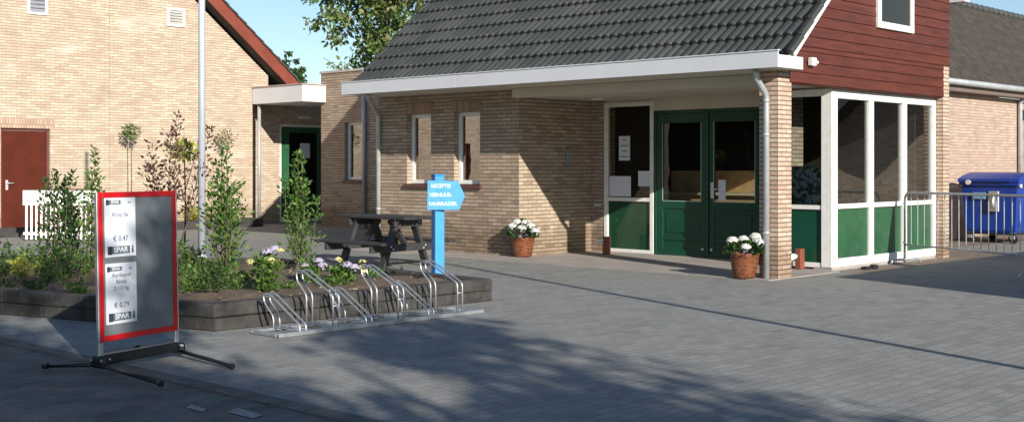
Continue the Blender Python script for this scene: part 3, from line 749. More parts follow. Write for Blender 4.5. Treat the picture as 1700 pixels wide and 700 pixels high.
vent(-1.96, -1.50, 4.87, 5.42, simple('grey_louvre', (.25,.25,.27), .5)); vent(1.51, 1.98, 4.89, 5.34, simple('cream_louvre', (.42,.40,.36), .5))
# roof and barge board
a_l = math.atan(.82); ul = Vector((-sin(a_l),0,cos(a_l))); ur = Vector((sin(a_l),0,cos(a_l)))
mb = MB()
SLL = .82; E0 = Vector((5.06, LS-.38, 3.56)); T0 = Vector((0, LS-.38, 3.56+5.06*SLL))
mb.bar(E0, T0, .03, .29, ur); E1 = Vector((-5.06, LS-.38, E0.z)); mb.bar(E1, T0, .03, .29, ul)
mb.build('barge_board', M['barge'], lh)
mb = MB()
for sg, uu in ((1, ur), (-1, ul)):
    e = Vector((sg*5.06, 0, E0.z)); t_ = Vector((0, 0, T0.z))
    for (lo, w_) in ((-.12, .012),):
        mb.bar(Vector((e.x, LS-.19, e.z))+uu*lo, Vector((t_.x, LS-.19, t_.z))+uu*lo, .345, w_, uu)
mb.build('verge_soffit', M['interior_dark'], lh)
mb = MB()
for sg, uu in ((1, ur), (-1, ul)):
    e = Vector((sg*5.20, LS+4.8, E0.z-.14*SLL)); t_ = Vector((0, LS+4.8, T0.z)); 
    n = 20; d_ = (t_-e)/n
    for k in range(n):
        p = e + d_*k + uu*.175; q = e + d_*(k+1.08) + uu*.150
        mb.bar(p, q, 10.5, .035, uu, .004)
mb.build('roof', M['tile'], lh)
# low kerb of the bed in front of the left house
mb = MB(); mb.box(-6, 3.7, 16.95, 17.10, 0, .20, .01); mb.box(3.58,3.74,17.101,17.79,0,.20,.01)
o = mb.build('bed_kerb', M['kerb']); tag(o, 'low grey kerb edging the narrow bed along the left brick building', 'kerb')
mb = MB(); mb.box(-6, 3.57, 17.11, 17.79, 0, .15); o = mb.build('soil', M['soil']); tag(o, kind='structure')

# ------------------------------------------------------------------ RIGHT HOUSE
RS = 2.2
rh = empty('tiled_roof_house', (12,RS,0), 'long low brick house with brown tiled roof behind the blue container', 'building')
mb = MB(); wall(mb, 'y', RS, 5.9, 24, 0, 3.02, [(14.3,15.4,.0,2.75)]); mb.build('wall', M['brick_pink'], rh)
mb = MB(); mb.box(14.3,15.4,RS+.06,RS+.1,0,2.75); mb.build('door', simple('purple_door', (.06,.02,.04), .5), rh)
mb = MB(); frame(mb,'y',RS+.03,14.25,15.45,0,2.8,.07,.05); mb.build('door_frame', M['white'], rh)
mb = MB()
sl2 = .92; a2_ = math.atan(sl2)
pts = [(5.6, RS-.28, 3.20), (25, RS-.28, 3.20), (25, RS-.28+2.6, 3.20+2.6*sl2), (5.6, RS-.28+2.6, 3.20+2.6*sl2)]
# rows of tiles as slightly stepped strips
nrow = 13; 
for k in range(nrow):
    d0 = k*2.6/nrow; d1 = (k+1.1)*2.6/nrow
    y0_, z0_, y1_, z1_ = RS-.28+d0, 3.20+d0*sl2+.03, RS-.28+d1, 3.20+d1*sl2
    n_ = 260; vs = []
    for (yy, zz) in ((y0_, z0_-.035), (y0_, z0_), (y1_, z1_)):
        for i in range(n_+1):
            x_ = 5.6 + 19.4*i/n_
            w_ = .014*cos(i*pi) 
            vs.append((x_, yy, zz+w_))
    fs = []
    for rr in range(2):
        for i in range(n_): fs.append((rr*(n_+1)+i, rr*(n_+1)+i+1, (rr+1)*(n_+1)+i+1, (rr+1)*(n_+1)+i))
    mb.add(vs, fs, False)
rr_ = mb.build('roof', simple('brown_roof_tile', (.052,.042,.033), .8, var=.35, scale=5, bump=.4, bscale=40), rh, fixn=False)
mb = MB(); yr, zr = RS-.28+2.6, 3.20+2.6*sl2+.02
x_ = 5.6
while x_ < 25: mb.tube([(x_, yr, zr), (x_+.36, yr, zr+.012)], [.085,.10], 10); x_ += .34
mb.build('ridge', M['tile'], rr_)
mb = MB(); mb.quad((5.6,yr,zr),(25,yr,zr),(25,yr+3.2,3.2),(5.6,yr+3.2,3.2)); mb.build('back_roof', M['tile'], rh)
mb = MB(); mb.tube([(5.5, RS-.36, 3.20), (25, RS-.36, 3.20)], .065, 10); mb.build('gutter', M['pipe'], rh)
mb = MB(); mb.box(5.5, 25, RS-.27, RS-.001, 3.03, 3.15); mb.build('fascia', simple('brown_fascia', (.16,.12,.10), .6), rh)
downpipe([(13.9,RS-.35,3.2),(13.9,RS-.07,2.95),(13.9,RS-.07,.01)], .05, rh)

# ------------------------------------------------------------------ neighbours outside the picture (shade the yard, show in the glass), plus an added reflection backdrop
nb = empty('neighbour_building', (2,-10,0), 'low brick building across the yard that shades the paving by the bay window', 'building')
mb = MB(); mb.box(-2.25, 5.6, -15, -9.05, 0, 3.4); mb.build('wall', M['brick_mix'], nb)
mb = MB(); mb.box(-2.3, 5.7, -15.05, -8.98, 3.4, 3.5, .01); mb.build('roof', M['coping'], nb)
fb = empty('reflection_backdrop', (-44,28,0), 'unseen dark barn behind the trees beyond the left edge of the yard', 'backdrop')  # added out of view so gaps between trees reflect dark in the doors
mb = MB(); mb.box(-46,-43,8,60,0,5.5); mb.build('wall', M['plank'], fb)
mb = MB(); mb.prism([(-47,5.2),(-42.6,5.2),(-44.8,8.5)], 7.5, 60.5, 'y'); mb.build('roof', M['tile'], fb)
eb = empty('east_building', (14.5,-4,0), 'buff brick gable wall across the yard, mirrored in the bay window', 'building')
mb = MB(); mb.prism([(-7.2,0),(1.0,0),(1.0,3.0),(-3.9,5.1),(-7.2,2.1)], 14.5, 15, 'x'); mb.build('wall', M['brick_light'], eb)
mb = MB(); mb.bar((14.3,-7.6,1.85),(14.3,-3.9,5.25),.9,.22,(0,-1,1)); mb.bar((14.3,-3.9,5.25),(14.3,1.5,2.95),.9,.22,(0,1,1)); mb.build('roof', M['tile'], eb)

# ------------------------------------------------------------------ PLANTER
kerb_poly = [(-7.97,1.0),(-4.42,.95),(-4.25,5.2),(-5.0,6.1),(-6.2,8.2),(-9.6,9.8),(-9.9,7.4),(-8.75,3.65)]
kb = empty('planter_kerb', (-7,3,0), 'low dark concrete block kerb around the front flower bed', 'kerb')
KZ = .25
mbk = MB(); mbk2 = MB()
n = len(kerb_poly)
cent = Vector((-6.8,4.5,0))
for i in range(n):
    p = Vector((*kerb_poly[i],0)); q = Vector((*kerb_poly[(i+1)%n],0)); d = q-p; Ld = d.length; d.normalize()
    nin = Vector((-d.y, d.x, 0))
    if (cent-p).dot(nin) < 0: nin = -nin
    nb_ = max(1, round(Ld/.60)); st_ = Ld/nb_
    for k in range(nb_):
        a_ = p + d*(k*st_+.004) + nin*.075; b_ = p + d*((k+1)*st_-.004) + nin*.075
        jz = R.uniform(-.006,.006); jo = nin*R.uniform(-.006,.006)
        mbk.bar(a_+Vector((0,0,.185+jz))+jo, b_+Vector((0,0,.185+R.uniform(-.006,.006)))+jo, .15, .13, bev=.014)
        off = d*st_*.0
        mbk2.bar(a_+off+Vector((0,0,.058))-jo*.5, b_+off+Vector((0,0,.058))-jo*.5, .135, .116, bev=.010)
mbk.build('top_course', M['kerb'], kb); mbk2.build('bottom_course', M['kerb'], kb)
# soil with gentle mounds
mb = MB()
def inside(x, y, poly, m_=0):
    c_ = False; j = len(poly)-1
    for i in range(len(poly)):
        xi, yi = poly[i]; xj, yj = poly[j]
        if (yi > y) != (yj > y) and x < (xj-xi)*(y-yi)/(yj-yi)+xi: c_ = not c_
        j = i
    return c_
def soilz(x, y): return .185 + .035*sin(2.1*x+.7)*cos(1.7*y) + .02*sin(5.3*x+1.1*y) + .012*sin(11*y-3*x)
g = .12; nx, ny = 50, 78; x0_, y0_ = -10.0, .95; ids = {}
vs = []; fs = []
def inner(x, y): 
    return inside(x, y, kerb_poly)
for i in range(nx):
    for j in range(ny):
        cs = [(x0_+(i+a)*g, y0_+(j+b_)*g) for a, b_ in ((0,0),(1,0),(1,1),(0,1))]
        if all(inner(*c_) for c_ in cs):
            f_ = []
            for c_ in cs:
                key = (round(c_[0],3), round(c_[1],3))
                if key not in ids: ids[key] = len(vs); vs.append((c_[0], c_[1], soilz(*c_)+R.uniform(-.012,.012)))
                f_.append(ids[key])
            fs.append(tuple(f_))
mb.add(vs, fs, True)
tag(mb.build('soil', M['soil'], fixn=False), kind='structure')
mb = MB(); pl = [( x*.985+cent.x*.015, y*.985+cent.y*.015) for x, y in kerb_poly]; mb.prism(pl, .0, .14, 'z'); tag(mb.build('soil', M['soil']), kind='structure')

# ------------------------------------------------------------------ plants
def rdir(r=R):
    z = r.uniform(-1,1); a = r.uniform(0,2*pi); q = sqrt(1-z*z); return Vector((q*cos(a), q*sin(a), z))
def leafquad(mb, p, d, size, ratio=.5, fold=.25, r=R):
    """one pointed leaf from p along d"""
    d = d.normalized(); side = d.cross(rdir(r)); 
    if side.length < 1e-3: side = Vector((1,0,0))
    side.normalize(); nrm = side.cross(d)
    w = size*ratio/2
    b = len(mb.v)
    mb.v += [p, p+d*size*.45+side*w+nrm*fold*w, p+d*size, p+d*size*.45-side*w+nrm*fold*w]
    mb.f += [(b, b+1, b+2), (b, b+2, b+3)]; mb.sm += [False, False]
def shrub(name, loc, h, w, mat, label, cat, leaf=.06, nst=6, dens=1.0, shape='column', group=None, r=None, stems=None, bare=.1, ratio=.5):
    r = r or random.Random(int(abs(loc[0]*971+loc[1]*337+h*77)))
    root = empty(name, loc, label, cat, group)
    st = MB(); lf = MB()
    for k in range(nst):
        a = 2*pi*k/nst + r.uniform(-.4,.4); sp = w*.5*r.uniform(.25,1)
        hh = h*r.uniform(.62,1.0) if k else h
        if k == 0: sp *= .15
        pts = []; n = 7
        for i in range(n+1):
            t = i/n
            if shape == 'column': rad = sp*(sin(min(1,t*1.15)*pi*.55))*.9
            elif shape == 'vase': rad = sp*t**.8
            else: rad = sp*sin(t*pi*.5)
            pts.append(Vector((cos(a)*rad + r.uniform(-.015,.015)*h, sin(a)*rad + r.uniform(-.015,.015)*h, hh*t*(1 if shape != 'dome' else sin(t*pi/2)))))
        st.tube(pts, [max(.002, .010*h**.5*(1-i/(n+.6))) for i in range(n+1)], 5, caps=False)
        nl = int(dens*hh/leaf*(6 if shape == 'column' else 8))
        for _ in range(nl):
            t = bare + (1-bare)*r.random()**.85
            i = min(n-1, int(t*n)); f = t*n-i; p = pts[i].lerp(pts[i+1], f)
            spread = w*(.30 if shape == 'column' else .22)*(1.2-t)+.02
            # side twig
            dd = rdir(r); dd.z = abs(dd.z)*.6+.1
            off = dd*spread*r.random()
            leafquad(lf, p+off, (dd+Vector((0,0,.3))), leaf*r.uniform(.6,1.25), ratio, r=r)
    st.build('stem', M['bark'], root, world=False, fixn=False); lf.build('foliage', mat, root, world=False, fixn=False)
    return root
def blossoms(root, mat, pts, rad, n, size, name='blossom', r=None):
    r = r or random.Random(len(pts)*13+n)
    for (x, y, z) in pts:
        mb = MB()
        for _ in range(n):
            d = rdir(r); d.z = abs(d.z)*.9 + .05 if r.random() < .8 else d.z
            p = Vector((x, y, z)) + Vector((d.x*rad, d.y*rad, d.z*rad*.8))
            # petal facing outward
            side = d.cross(rdir(r)).normalized(); up_ = side.cross(d).normalized(); s_ = size*r.uniform(.7,1.2)
            b = len(mb.v); mb.v += [p+side*s_*.5, p+up_*s_*.5+d*s_*.15, p-side*s_*.5, p-up_*s_*.5+d*s_*.1]; mb.f.append((b,b+1,b+2,b+3)); mb.sm.append(False)
        mb.build(name, mat, root, world=False, fixn=False)

def gp(u, v, z=0.):
    """point of the plan read off the photograph's ground positions"""
    f = 2024.; Y = f*(1.5-z)/(v-276.); X = (u-850)/f*Y
    p = cw(X, Y, z); return p
SZ = .19
def planted(u, v): p = gp(u, v, SZ); return (p.x, p.y, soilz(p.x,p.y)-.02)
def hgt(v0, vtop, z=SZ):
    Y = 2024.*(1.5-z)/(v0-276.); return (v0-vtop)*Y/2024.

# crumbs, clods and fallen leaves on the bed
lr = random.Random(77)
lt = MB(); n_ = 0
while n_ < 900:
    x_ = lr.uniform(-9.8,-4.3); y_ = lr.uniform(1.1,8)
    if not inside(x_, y_, pl): continue
    n_ += 1
    leafquad(lt, Vector((x_, y_, soilz(x_, y_)+lr.uniform(.0,.02))), Vector((lr.uniform(-1,1), lr.uniform(-1,1), lr.uniform(-.1,.35))), lr.uniform(.02,.06), .5, r=lr)
tag(lt.build('leaf_litter', leafmat('litter', [(0,(.10,.06,.03)),(.6,(.24,.17,.10)),(1,(.36,.30,.20))]), fixn=False), kind='stuff')
# upright shrubs
shrub('shrub', planted(375,466), hgt(466,245), .72, M['leaf_green'], 'tall bushy green shrub right beside the silver pole', 'shrub', .065, 9, 1.3, 'column')
shrub('shrub', planted(497,447), hgt(447,250), .52, M['leaf_green'], 'slender upright shrub in front of the side door, behind lilac flowers', 'shrub', .065, 7, 1.25, 'column')
shrub('shrub', planted(152,455), hgt(455,243), .34, M['leaf_green'], 'thin upright shrub whose tip shows over the left edge of the advertising board', 'shrub', .06, 5, 1.0, 'column')
shrub('shrub', planted(92,452), hgt(452,283), .42, M['leaf_dark'], 'leafy shrub in front of the white slatted fence, nearer the brown door', 'shrub', .065, 6, 1.1, 'column')
shrub('shrub', planted(118,450), hgt(450,290), .40, M['leaf_dark'], 'dark loose shrub with broad leaves between the two upright shrubs at far left', 'shrub', .085, 6, .8, 'vase')
shrub('purple_shrub', planted(284,430), hgt(430,190), 1.35, M['leaf_purple'], 'airy purple brown leaved shrub rising behind the advertising board', 'shrub', .075, 8, .62, 'vase', bare=.35)
ys = planted(306,424); yh_ = hgt(424,243)
ysr = empty('yellow_shrub', ys, 'yellow green crown of a thin shrub just left of the silver pole', 'shrub'); rr = random.Random(5)
mb = MB(); mb.tube([(0,0,0),(.02,0,yh_*.5),(0,0,yh_)], [.016,.012,.007], 6); mb.tube([(0,0,yh_*.6),(.12,-.1,yh_*.95)], [.008,.004], 5); mb.build('stem', M['bark'], ysr, world=False)
mb = MB()
for _ in range(330):
    d = rdir(rr); q = (CR*d.x*.24 + CF*d.y*.2 + Vector((0,0,d.z*.13)))*rr.random()**.5 + Vector((0,0,yh_))
    leafquad(mb, q, d+Vector((0,0,.2)), rr.uniform(.05,.09), .5, r=rr)
mb.build('foliage', M['leaf_yellow'], ysr, world=False, fixn=False)
# low bushes
low = [
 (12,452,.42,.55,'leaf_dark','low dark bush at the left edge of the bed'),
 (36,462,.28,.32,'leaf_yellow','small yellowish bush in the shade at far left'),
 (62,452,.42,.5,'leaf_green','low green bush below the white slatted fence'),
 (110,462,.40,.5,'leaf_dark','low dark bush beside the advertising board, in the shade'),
 (140,458,.34,.45,'leaf_green','low bush touching the left edge of the advertising board'),
 (300,462,.45,.5,'leaf_green','low bush between the board and the foot of the pole'),
 (322,455,.35,.42,'leaf_dark','dark bush hugging the foot of the silver pole'),
 (352,492,.30,.42,'leaf_dark','low spreading green plant at the kerb below the tall bushy shrub'),
 (388,478,.30,.38,'leaf_green','small bush at the foot of the tall bushy shrub, right side'),
 (655,456,.10,.30,'leaf_dark','flat dark green plant behind the middle bike stand loops'),
 (482,478,.09,.22,'leaf_green','tiny green plant near the kerb left of the tall bike loop'),
 (240,478,.30,.5,'leaf_dark','dark bush hidden behind the advertising board'),
]
low += [
 (84,470,.26,.42,'leaf_green','small green bush in front of the picket fence, second row of the bed'),
 (4,474,.24,.4,'leaf_dark','tiny dark bush at the left edge, nearest the kerb'),
 (60,486,.16,.34,'leaf_dark','flat dark plant near the kerb below the yellowish bush'),
 (128,486,.18,.36,'leaf_green','flat green plant by the kerb, left of the board foot'),
 (312,488,.22,.36,'leaf_green','small plant at the kerb right of the advertising board'),
 (338,476,.34,.40,'leaf_green','medium bush directly in front of the pole foot'),
 (408,470,.12,.30,'leaf_dark','flat plant between the tall bushy shrub and the violet flowers'),
 (458,452,.14,.30,'leaf_olive','thin olive plant behind the violet flowering bush'),
 (545,470,.12,.26,'leaf_green','small plant between the two lilac flowering bushes'),
 (620,462,.10,.24,'leaf_green','small plant right of the yellow flower spike'),
]
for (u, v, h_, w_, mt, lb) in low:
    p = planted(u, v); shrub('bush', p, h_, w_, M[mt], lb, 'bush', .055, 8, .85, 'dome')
# flowering plants (rhododendron like)
def flowering(u, v, h_, w_, lb, lil, yel):
    p = planted(u, v)
    b_ = shrub('flowering_bush', p, h_, w_, M['leaf_green'], lb, 'flowering bush', .06, 10, 1.5, 'dome')
    if lil: blossoms(b_, M['petal_lilac'], lil, .055, 60, .032, 'blossom')
    if yel: blossoms(b_, M['petal_yellow'], yel, .04, 40, .026, 'blossom')
dL = -CR*1.0   # towards the left of the photograph
def loc_pts(lst): return [tuple(CR*a + Vector((0,0,b_)) - CF*c_) for a, b_, c_ in lst]
flowering(442,482,.42,.38,'green bush with violet and pale yellow blossoms, left of the tall bike loop', loc_pts([(.02,.44,.05),(.09,.46,.0)]), loc_pts([(-.14,.34,.12),(.08,.36,.14),(.16,.45,.02)]))
flowering(516,466,.26,.30,'flowering bush with two lilac blossoms below the slender shrub', loc_pts([(-.07,.22,.06),(.10,.27,.08),(.15,.22,.09)]), None)
flowering(570,466,.26,.34,'flowering bush with lilac blossoms and a yellow spike beside the picnic table', loc_pts([(.06,.25,.10),(.14,.22,.10)]), loc_pts([(-.05,.31,.05),(.22,.28,.02),(.22,.22,.02),(.23,.17,.02)]))
# grass tuft strip against the left house
shrub('bush', (2.2,17.45,.15), .35, .9, M['leaf_yellow'], 'yellow green growth at the foot of the left brick wall, behind the pole', 'bush', .09, 12, 1.0, 'dome')
shrub('bush', (3.0,17.4,.15), .22, .5, M['leaf_green'], 'small growth at the wall corner beside the canopy downpipe', 'bush', .08, 8, 1.0, 'dome')
# standards on long stems near the wall
def standard(x, y, h_, rr_, mat, lb, n=260, leaf=.09):
    root = empty('standard_tree', (x,y,.15), lb, 'small tree', 'slim standard trees by the left wall'); r = random.Random(int(x*100))
    mb = MB(); mb.tube([(0,0,0),(.01,0,h_*.5),(0,.01,h_)], [.014,.011,.008], 6); mb.build('trunk', M['bark'], root, world=False)
    mb = MB()
    for _ in range(n):
        d = rdir(r); p = Vector((0,0,h_)) + Vector((d.x*rr_, d.y*rr_, d.z*rr_*.75))*r.random()**.5
        leafquad(mb, p, d, leaf*r.uniform(.6,1.2), .35, r=r)
    mb.build('crown', mat, root, world=False, fixn=False)
standard(.28, 17.3, 2.18, .19, M['leaf_green'], 'slim standard with round green head on a bare stem, over the advertising board')
standard(2.86, 17.3, 2.05, .24, M['leaf_olive'], 'slim standard with sparse olive head, right of the silver pole', 130, .10)

# background trees
def tree(name, base, h, cr, mat, label, cz=None, clumps=60, leaves=90, leaf=.16, trunk=.2, seed=1, rz=None, rzb=None, group=None, clr=.22, limbs=9):
    r = random.Random(seed); root = empty(name, base, label, 'tree', group)
    cz = cz or h*.62; rz = rz or (h-cz); rzb = rzb or cz*.55
    mb = MB(); mb.tube([(0,0,-.1),(.05,0,h*.25),(-.05,.08,h*.5),(0,0,h*.82)], [trunk,trunk*.8,trunk*.55,trunk*.15], 9)
    ends = []
    for k in range(limbs):
        a = 2.4*k+r.uniform(-.3,.3); z0 = h*r.uniform(.25,.6); e = Vector((cos(a)*cr*.75, sin(a)*cr*.75, min(h*.95, z0+h*r.uniform(.12,.3))))
        m_ = Vector((cos(a)*cr*.3, sin(a)*cr*.3, z0+(e.z-z0)*.6)); mb.tube([(0,0,z0), m_, e], [trunk*.35,trunk*.2,trunk*.06], 6, caps=False)
    mb.build('trunk', M['bark'], root, world=False, fixn=False)
    mb = MB()
    for k in range(clumps):
        d = rdir(r); q = r.random()**.42
        c_ = Vector((d.x*cr*q, d.y*cr*q, cz + d.z*(rz if d.z > 0 else rzb)*q))
        cs = cr*clr*r.uniform(.6,1.5)
        for _ in range(int(leaves*(cs/(cr*clr))**1.5)):
            e = rdir(r); p = c_ + Vector((e.x, e.y, e.z*.7))*cs*r.random()**.5
            leafquad(mb, p, rdir(r)+Vector((0,0,-.3)), leaf*r.uniform(.6,1.3), .6, r=r)
    mb.build('crown', mat, root, world=False, fixn=False)
    return root
tree('tree', cw(-3.75,36.5), 10.6, 2.5, M['leaf_tree'], 'light green leafy tree behind the roofs, between the two buildings', cz=7.6, clumps=230, leaves=95, leaf=.17, seed=8, clr=.19, limbs=8, trunk=.13)
tree('tree', cw(-10.45,58), 6.9, .85, M['leaf_dark'], 'small dark tree far behind the end of the red barge board', cz=5.5, clumps=40, leaves=60, leaf=.2, seed=3, clr=.25)
# trees on the street side, whose crowns shade the foreground
tree('street_tree', (-14.9,-19.2,0), 8.9, 2.15, M['leaf_green'], 'street tree behind the viewpoint whose shadow dapples the paving', cz=5.5, clumps=46, leaves=150, leaf=.20, seed=11, clr=.30)
tree('street_tree', (-18.9,-18.4,0), 10.7, 3.4, M['leaf_green'], 'taller street tree further left that shades the advertising board', cz=6.3, clumps=84, leaves=150, leaf=.22, seed=12, clr=.26)

tree('street_tree', (-16.8,-18.4,0), 9.9, 2.0, M['leaf_green'], 'middle street tree of three, shading the left part of the flower bed', cz=6.0, clumps=46, leaves=150, leaf=.21, seed=14, clr=.30)
for k_, (x_, y_, h_) in enumerate(((-31,17,9),(-33,24,11),(-29,31,10),(-25,38,11))):
    tree('hedgerow_tree', (x_,y_,0), h_, 4.2, M['leaf_dark'], ['rounded', 'tallest', 'second tall', 'farthest'][k_]+' dark tree beyond the left edge of the yard', cz=h_*.5, rzb=h_*.5, clumps=120, leaves=85, leaf=.30, seed=30+k_, clr=.34, group='trees beyond the left edge')
# ------------------------------------------------------------------ flagpoles
p = gp(335,432,SZ)
mb = MB(); mb.tube([(p.x,p.y,.1),(p.x,p.y,3.2),(p.x,p.y,6.5)], [.052,.047,.038], 18)
mb.lathe([(.075,.12),(.075,.24),(.055,.27)], p.x, p.y, 18)
tag(mb.build('flagpole', M['pole']), 'tall silver metal pole standing in the flower bed', 'pole')
mb = MB(); mb.tube([(-6.85,-10.3,0),(-6.85,-10.3,6.25)], [.055,.045], 12); tag(mb.build('flagpole', M['pole']), 'slim pole near the viewpoint casting the long thin shadow line', 'pole')

# ------------------------------------------------------------------ advertising stand
Lp = cw(-3.01, 8.90); Rp = cw(-2.635, 9.60)
ux = (Rp-Lp).normalized(); W = (Rp-Lp).length
az = atan2(ux.y, ux.x)
ad_ = empty('advertising_stand', Lp, 'red framed grey advertising board with two white price sheets on a black foot', 'advertising stand', rz=az)
# local: x along board, -y towards viewer, z up; board leans back slightly
lean = Matrix.Rotation(radians(-1.4), 4, 'X')
def LB(mb, x0, x1, y0, y1, z0, z1, bev=.003): mb.box(x0, x1, y0, y1, z0, z1, bev, lean)
z0_, z1_ = .215, 1.31
mb = MB(); fw = .042
LB(mb, 0, fw, -.016, .016, z0_, z1_); LB(mb, W-fw, W, -.016, .016, z0_, z1_); LB(mb, fw, W-fw, -.016, .016, z1_-fw, z1_); LB(mb, fw, W-fw, -.016, .016, z0_, z0_+fw)
mb.build('frame', M['red'], ad_, world=False)
mb = MB(); LB(mb, -.014, -.001, -.014, .014, z0_, z1_); LB(mb, -.014,.030,-.012,.012,.06,z0_-.001); mb.build('aluminium_rail', M['galv'], ad_, world=False)
mb = MB(); LB(mb, W+.001, W+.012, -.014, .014, z0_, z1_); LB(mb, W-.030,W+.012,-.012,.012,.06,z0_-.001); mb.build('aluminium_rail', M['galv'], ad_, world=False)
mb = MB(); LB(mb, fw, W-fw, -.008, .008, z0_+fw, z1_-fw, 0); pn_ = mb.build('panel', M['greypanel'], ad_, world=False)
ROT = Matrix.Rotation(radians(90), 4, 'X')
soft = simple('faded_ink', (.13,.145,.18), .6)
def sheet_ad(x0, x1, za, zb, lines, price):
    o = MB(); LB(o, x0, x1, -.0105, -.0085, za, zb, 0); p_ = o.build('price_sheet', M['paper'], ad_, world=False)
    xc = (x0+x1)/2; w_ = x1-x0; hh = zb-za
    def T(txt, x, z, s_, mat=M['ink'], bold=.0, sx=1., al='CENTER', yy=-.0115):
        t_ = text_mesh(txt, s_, 'lettering', mat, p_, lean @ Matrix.Translation((x, yy, z)) @ ROT, bold=bold, align=al, sx=sx)
    lgm = simple('logo_band_grey', (.10,.13,.14), .5)
    for (q0, q1, q2, q3) in ((x0+.02, x0+w_*.52, zb-.058, zb-.026), (x0+.025, x0+w_*.80, za+.022, za+.078)):
        lg = MB(); LB(lg, q0, q1, -.0118, -.0108, q2, q3, 0); lg.build('logo_band', lgm, p_, world=False)
    for (q0, q1, q2, q3) in ((x0+.014, x0+.042, zb-.062, zb-.022), (x0+.025, x0+.068, za+.018, za+.080)):
        dk_ = MB(); LB(dk_, q0, q1, -.0125, -.0119, q2, q3, 0); dk_.build('logo_block', M['ink'], p_, world=False)
    T('SPAR', x0+w_*.33, zb-.042, .030, M['paper'], .0006, 1.2, yy=-.0128); T('SPAR', x0+w_*.50, za+.050, .054, M['paper'], .0015, 1.15, yy=-.0128)
    T('SPAR', x0+w_*.80, zb-.045, .014)
    # fir tree emblem
    e = MB(); ex = x1-.035; ez = za+.018
    for q in range(3): e.add([lean@Vector((ex-.016+.003*q,-.0125,ez+.012+.017*q)), lean@Vector((ex+.016-.003*q,-.0125,ez+.012+.017*q)), lean@Vector((ex,-.0125,ez+.034+.017*q))], [(0,1,2)])
    LB(e, ex-.003, ex+.003, -.0125,-.0119, ez, ez+.014, 0); e.build('emblem', M['ink'], p_, world=False)
    for (t_, z_, s_) in lines: T(t_, xc, za+hh*z_, s_*.9, mat=soft)
    T(price, xc, za+hh*.30, .056, mat=soft, bold=.0004)
sw_ = .305
sheet_ad(.062, .062+sw_, 1.31-.033*1.1-.445, 1.31-.035, [('Krop Sla', .70, .050)], '\u20ac 0.47')
sheet_ad(.062, .062+sw_, .335, .782, [('Aardappel', .80, .050), ('Bintje', .69, .050), ('2 1/2 kg', .58, .050)], '\u20ac 0.79')
mb = MB(); mb.box(.02, W-.02, -.035, .035, .05, .125, .01); mb.box(-.03,.03,-.075,.075,.03,.12,.02); mb.box(W-.03,W+.03,-.075,.075,.03,.12,.02)
mb.build('base_bar', M['black'], ad_, world=False)
mb = MB()
for x_ in (0, W):
    for yy in (-.05, .05):
        mb.tube([(x_-.032 if x_ == 0 else x_+.032, yy, .09), (x_-.036 if x_ == 0 else x_+.036, yy, .09)], .008, 8)
mb.tube([(.06,-.036,.09),(.06,-.040,.09)], .009, 8); mb.tube([(W-.02,-.036,.10),(W-.02,-.078,.10)], .009, 8)
mb.build('bolt', M['bolt'], ad_, world=False)
inv = Matrix.Rotation(-az, 4, 'Z')
def toL(p_): return inv @ (p_ - Lp)
for hub, tip in ((Lp, cw(-2.40,8.30)), (Rp, cw(-2.08,9.02)), (Lp, cw(-3.44,9.02)), (Rp, cw(-3.05,9.95))):
    a_ = toL(hub); b_ = toL(tip); a_.z = .055; b_.z = .026
    mb = MB(); mb.tube([a_, b_], [.016,.014], 10); e_ = b_+(b_-a_).normalized()*.03; mb.tube([b_-(b_-a_).normalized()*.01, e_], .021, 10)
    mb.build('foot', M['black'], ad_, world=False)

# ------------------------------------------------------------------ bike rack
br_ = empty('bike_rack', (-6.55,.45,0), 'galvanised bike rack with six alternating high and low wheel loops before the kerb', 'bike rack')
mb = MB(); FS, BK = .235, .64
mb.box(-7.83, -5.30, FS-.022, FS+.006, .004, .042, .004)
mb.box(-7.83, -5.30, BK-.012, BK+.010, .008, .036, .004)
for x_ in (-7.83, -5.34): mb.box(x_, x_+.04, FS+.03, BK-.015, .006, .035, .003)
mb.build('base_rail', M['galv'], br_)
def smooth_path(pts, r=.05, n=5):
    P_ = [Vector(p) for p in pts]; out = [P_[0]]
    for i in range(1, len(P_)-1):
        a_, b_, c_ = P_[i-1], P_[i], P_[i+1]; d1 = (a_-b_); d2 = (c_-b_); rr = min(r, d1.length*.48, d2.length*.48); d1.normalize(); d2.normalize()
        for k in range(n+1):
            t = k/n; out.append((b_+d1*rr)*(1-t)**2 + b_*2*t*(1-t) + (b_+d2*rr)*t*t)
    out.append(P_[-1]); return out
for k, x_ in enumerate((-7.555,-7.185,-6.795,-6.40,-6.005,-5.615)):
    mb = MB(); hi = k % 2 == 1
    for dx in (-.034, .034):
        if not hi: pl_ = [(FS+.01,.01),(FS+.01,.09),(.70,.335),(.80,.33),(.79,.26),(BK+.0,.13),(BK+.0,.01)]
        else: pl_ = [(FS+.01,.01),(FS+.01,.33),(.70,.53),(.80,.52),(.79,.43),(BK,.30),(BK,.01)]
        mb.tube(smooth_path([(x_+dx, s_, z_) for s_, z_ in pl_], .045), .009, 8)
    if hi: mb.tube([(x_-.034, FS+.01, .23),(x_+.034, FS+.01, .23)], .007, 6)
    mb.tube([(x_-.034, .75, .31 if not hi else .51),(x_+.034, .75, .31 if not hi else .51)], .007, 6)
    mb.tube([(x_-.034, FS+.01, .05),(x_-.034, BK, .035)], .007, 6); mb.tube([(x_+.034, FS+.01, .05),(x_+.034, BK, .035)], .007, 6)
    mb.build('wheel_loop', M['galv'], br_)

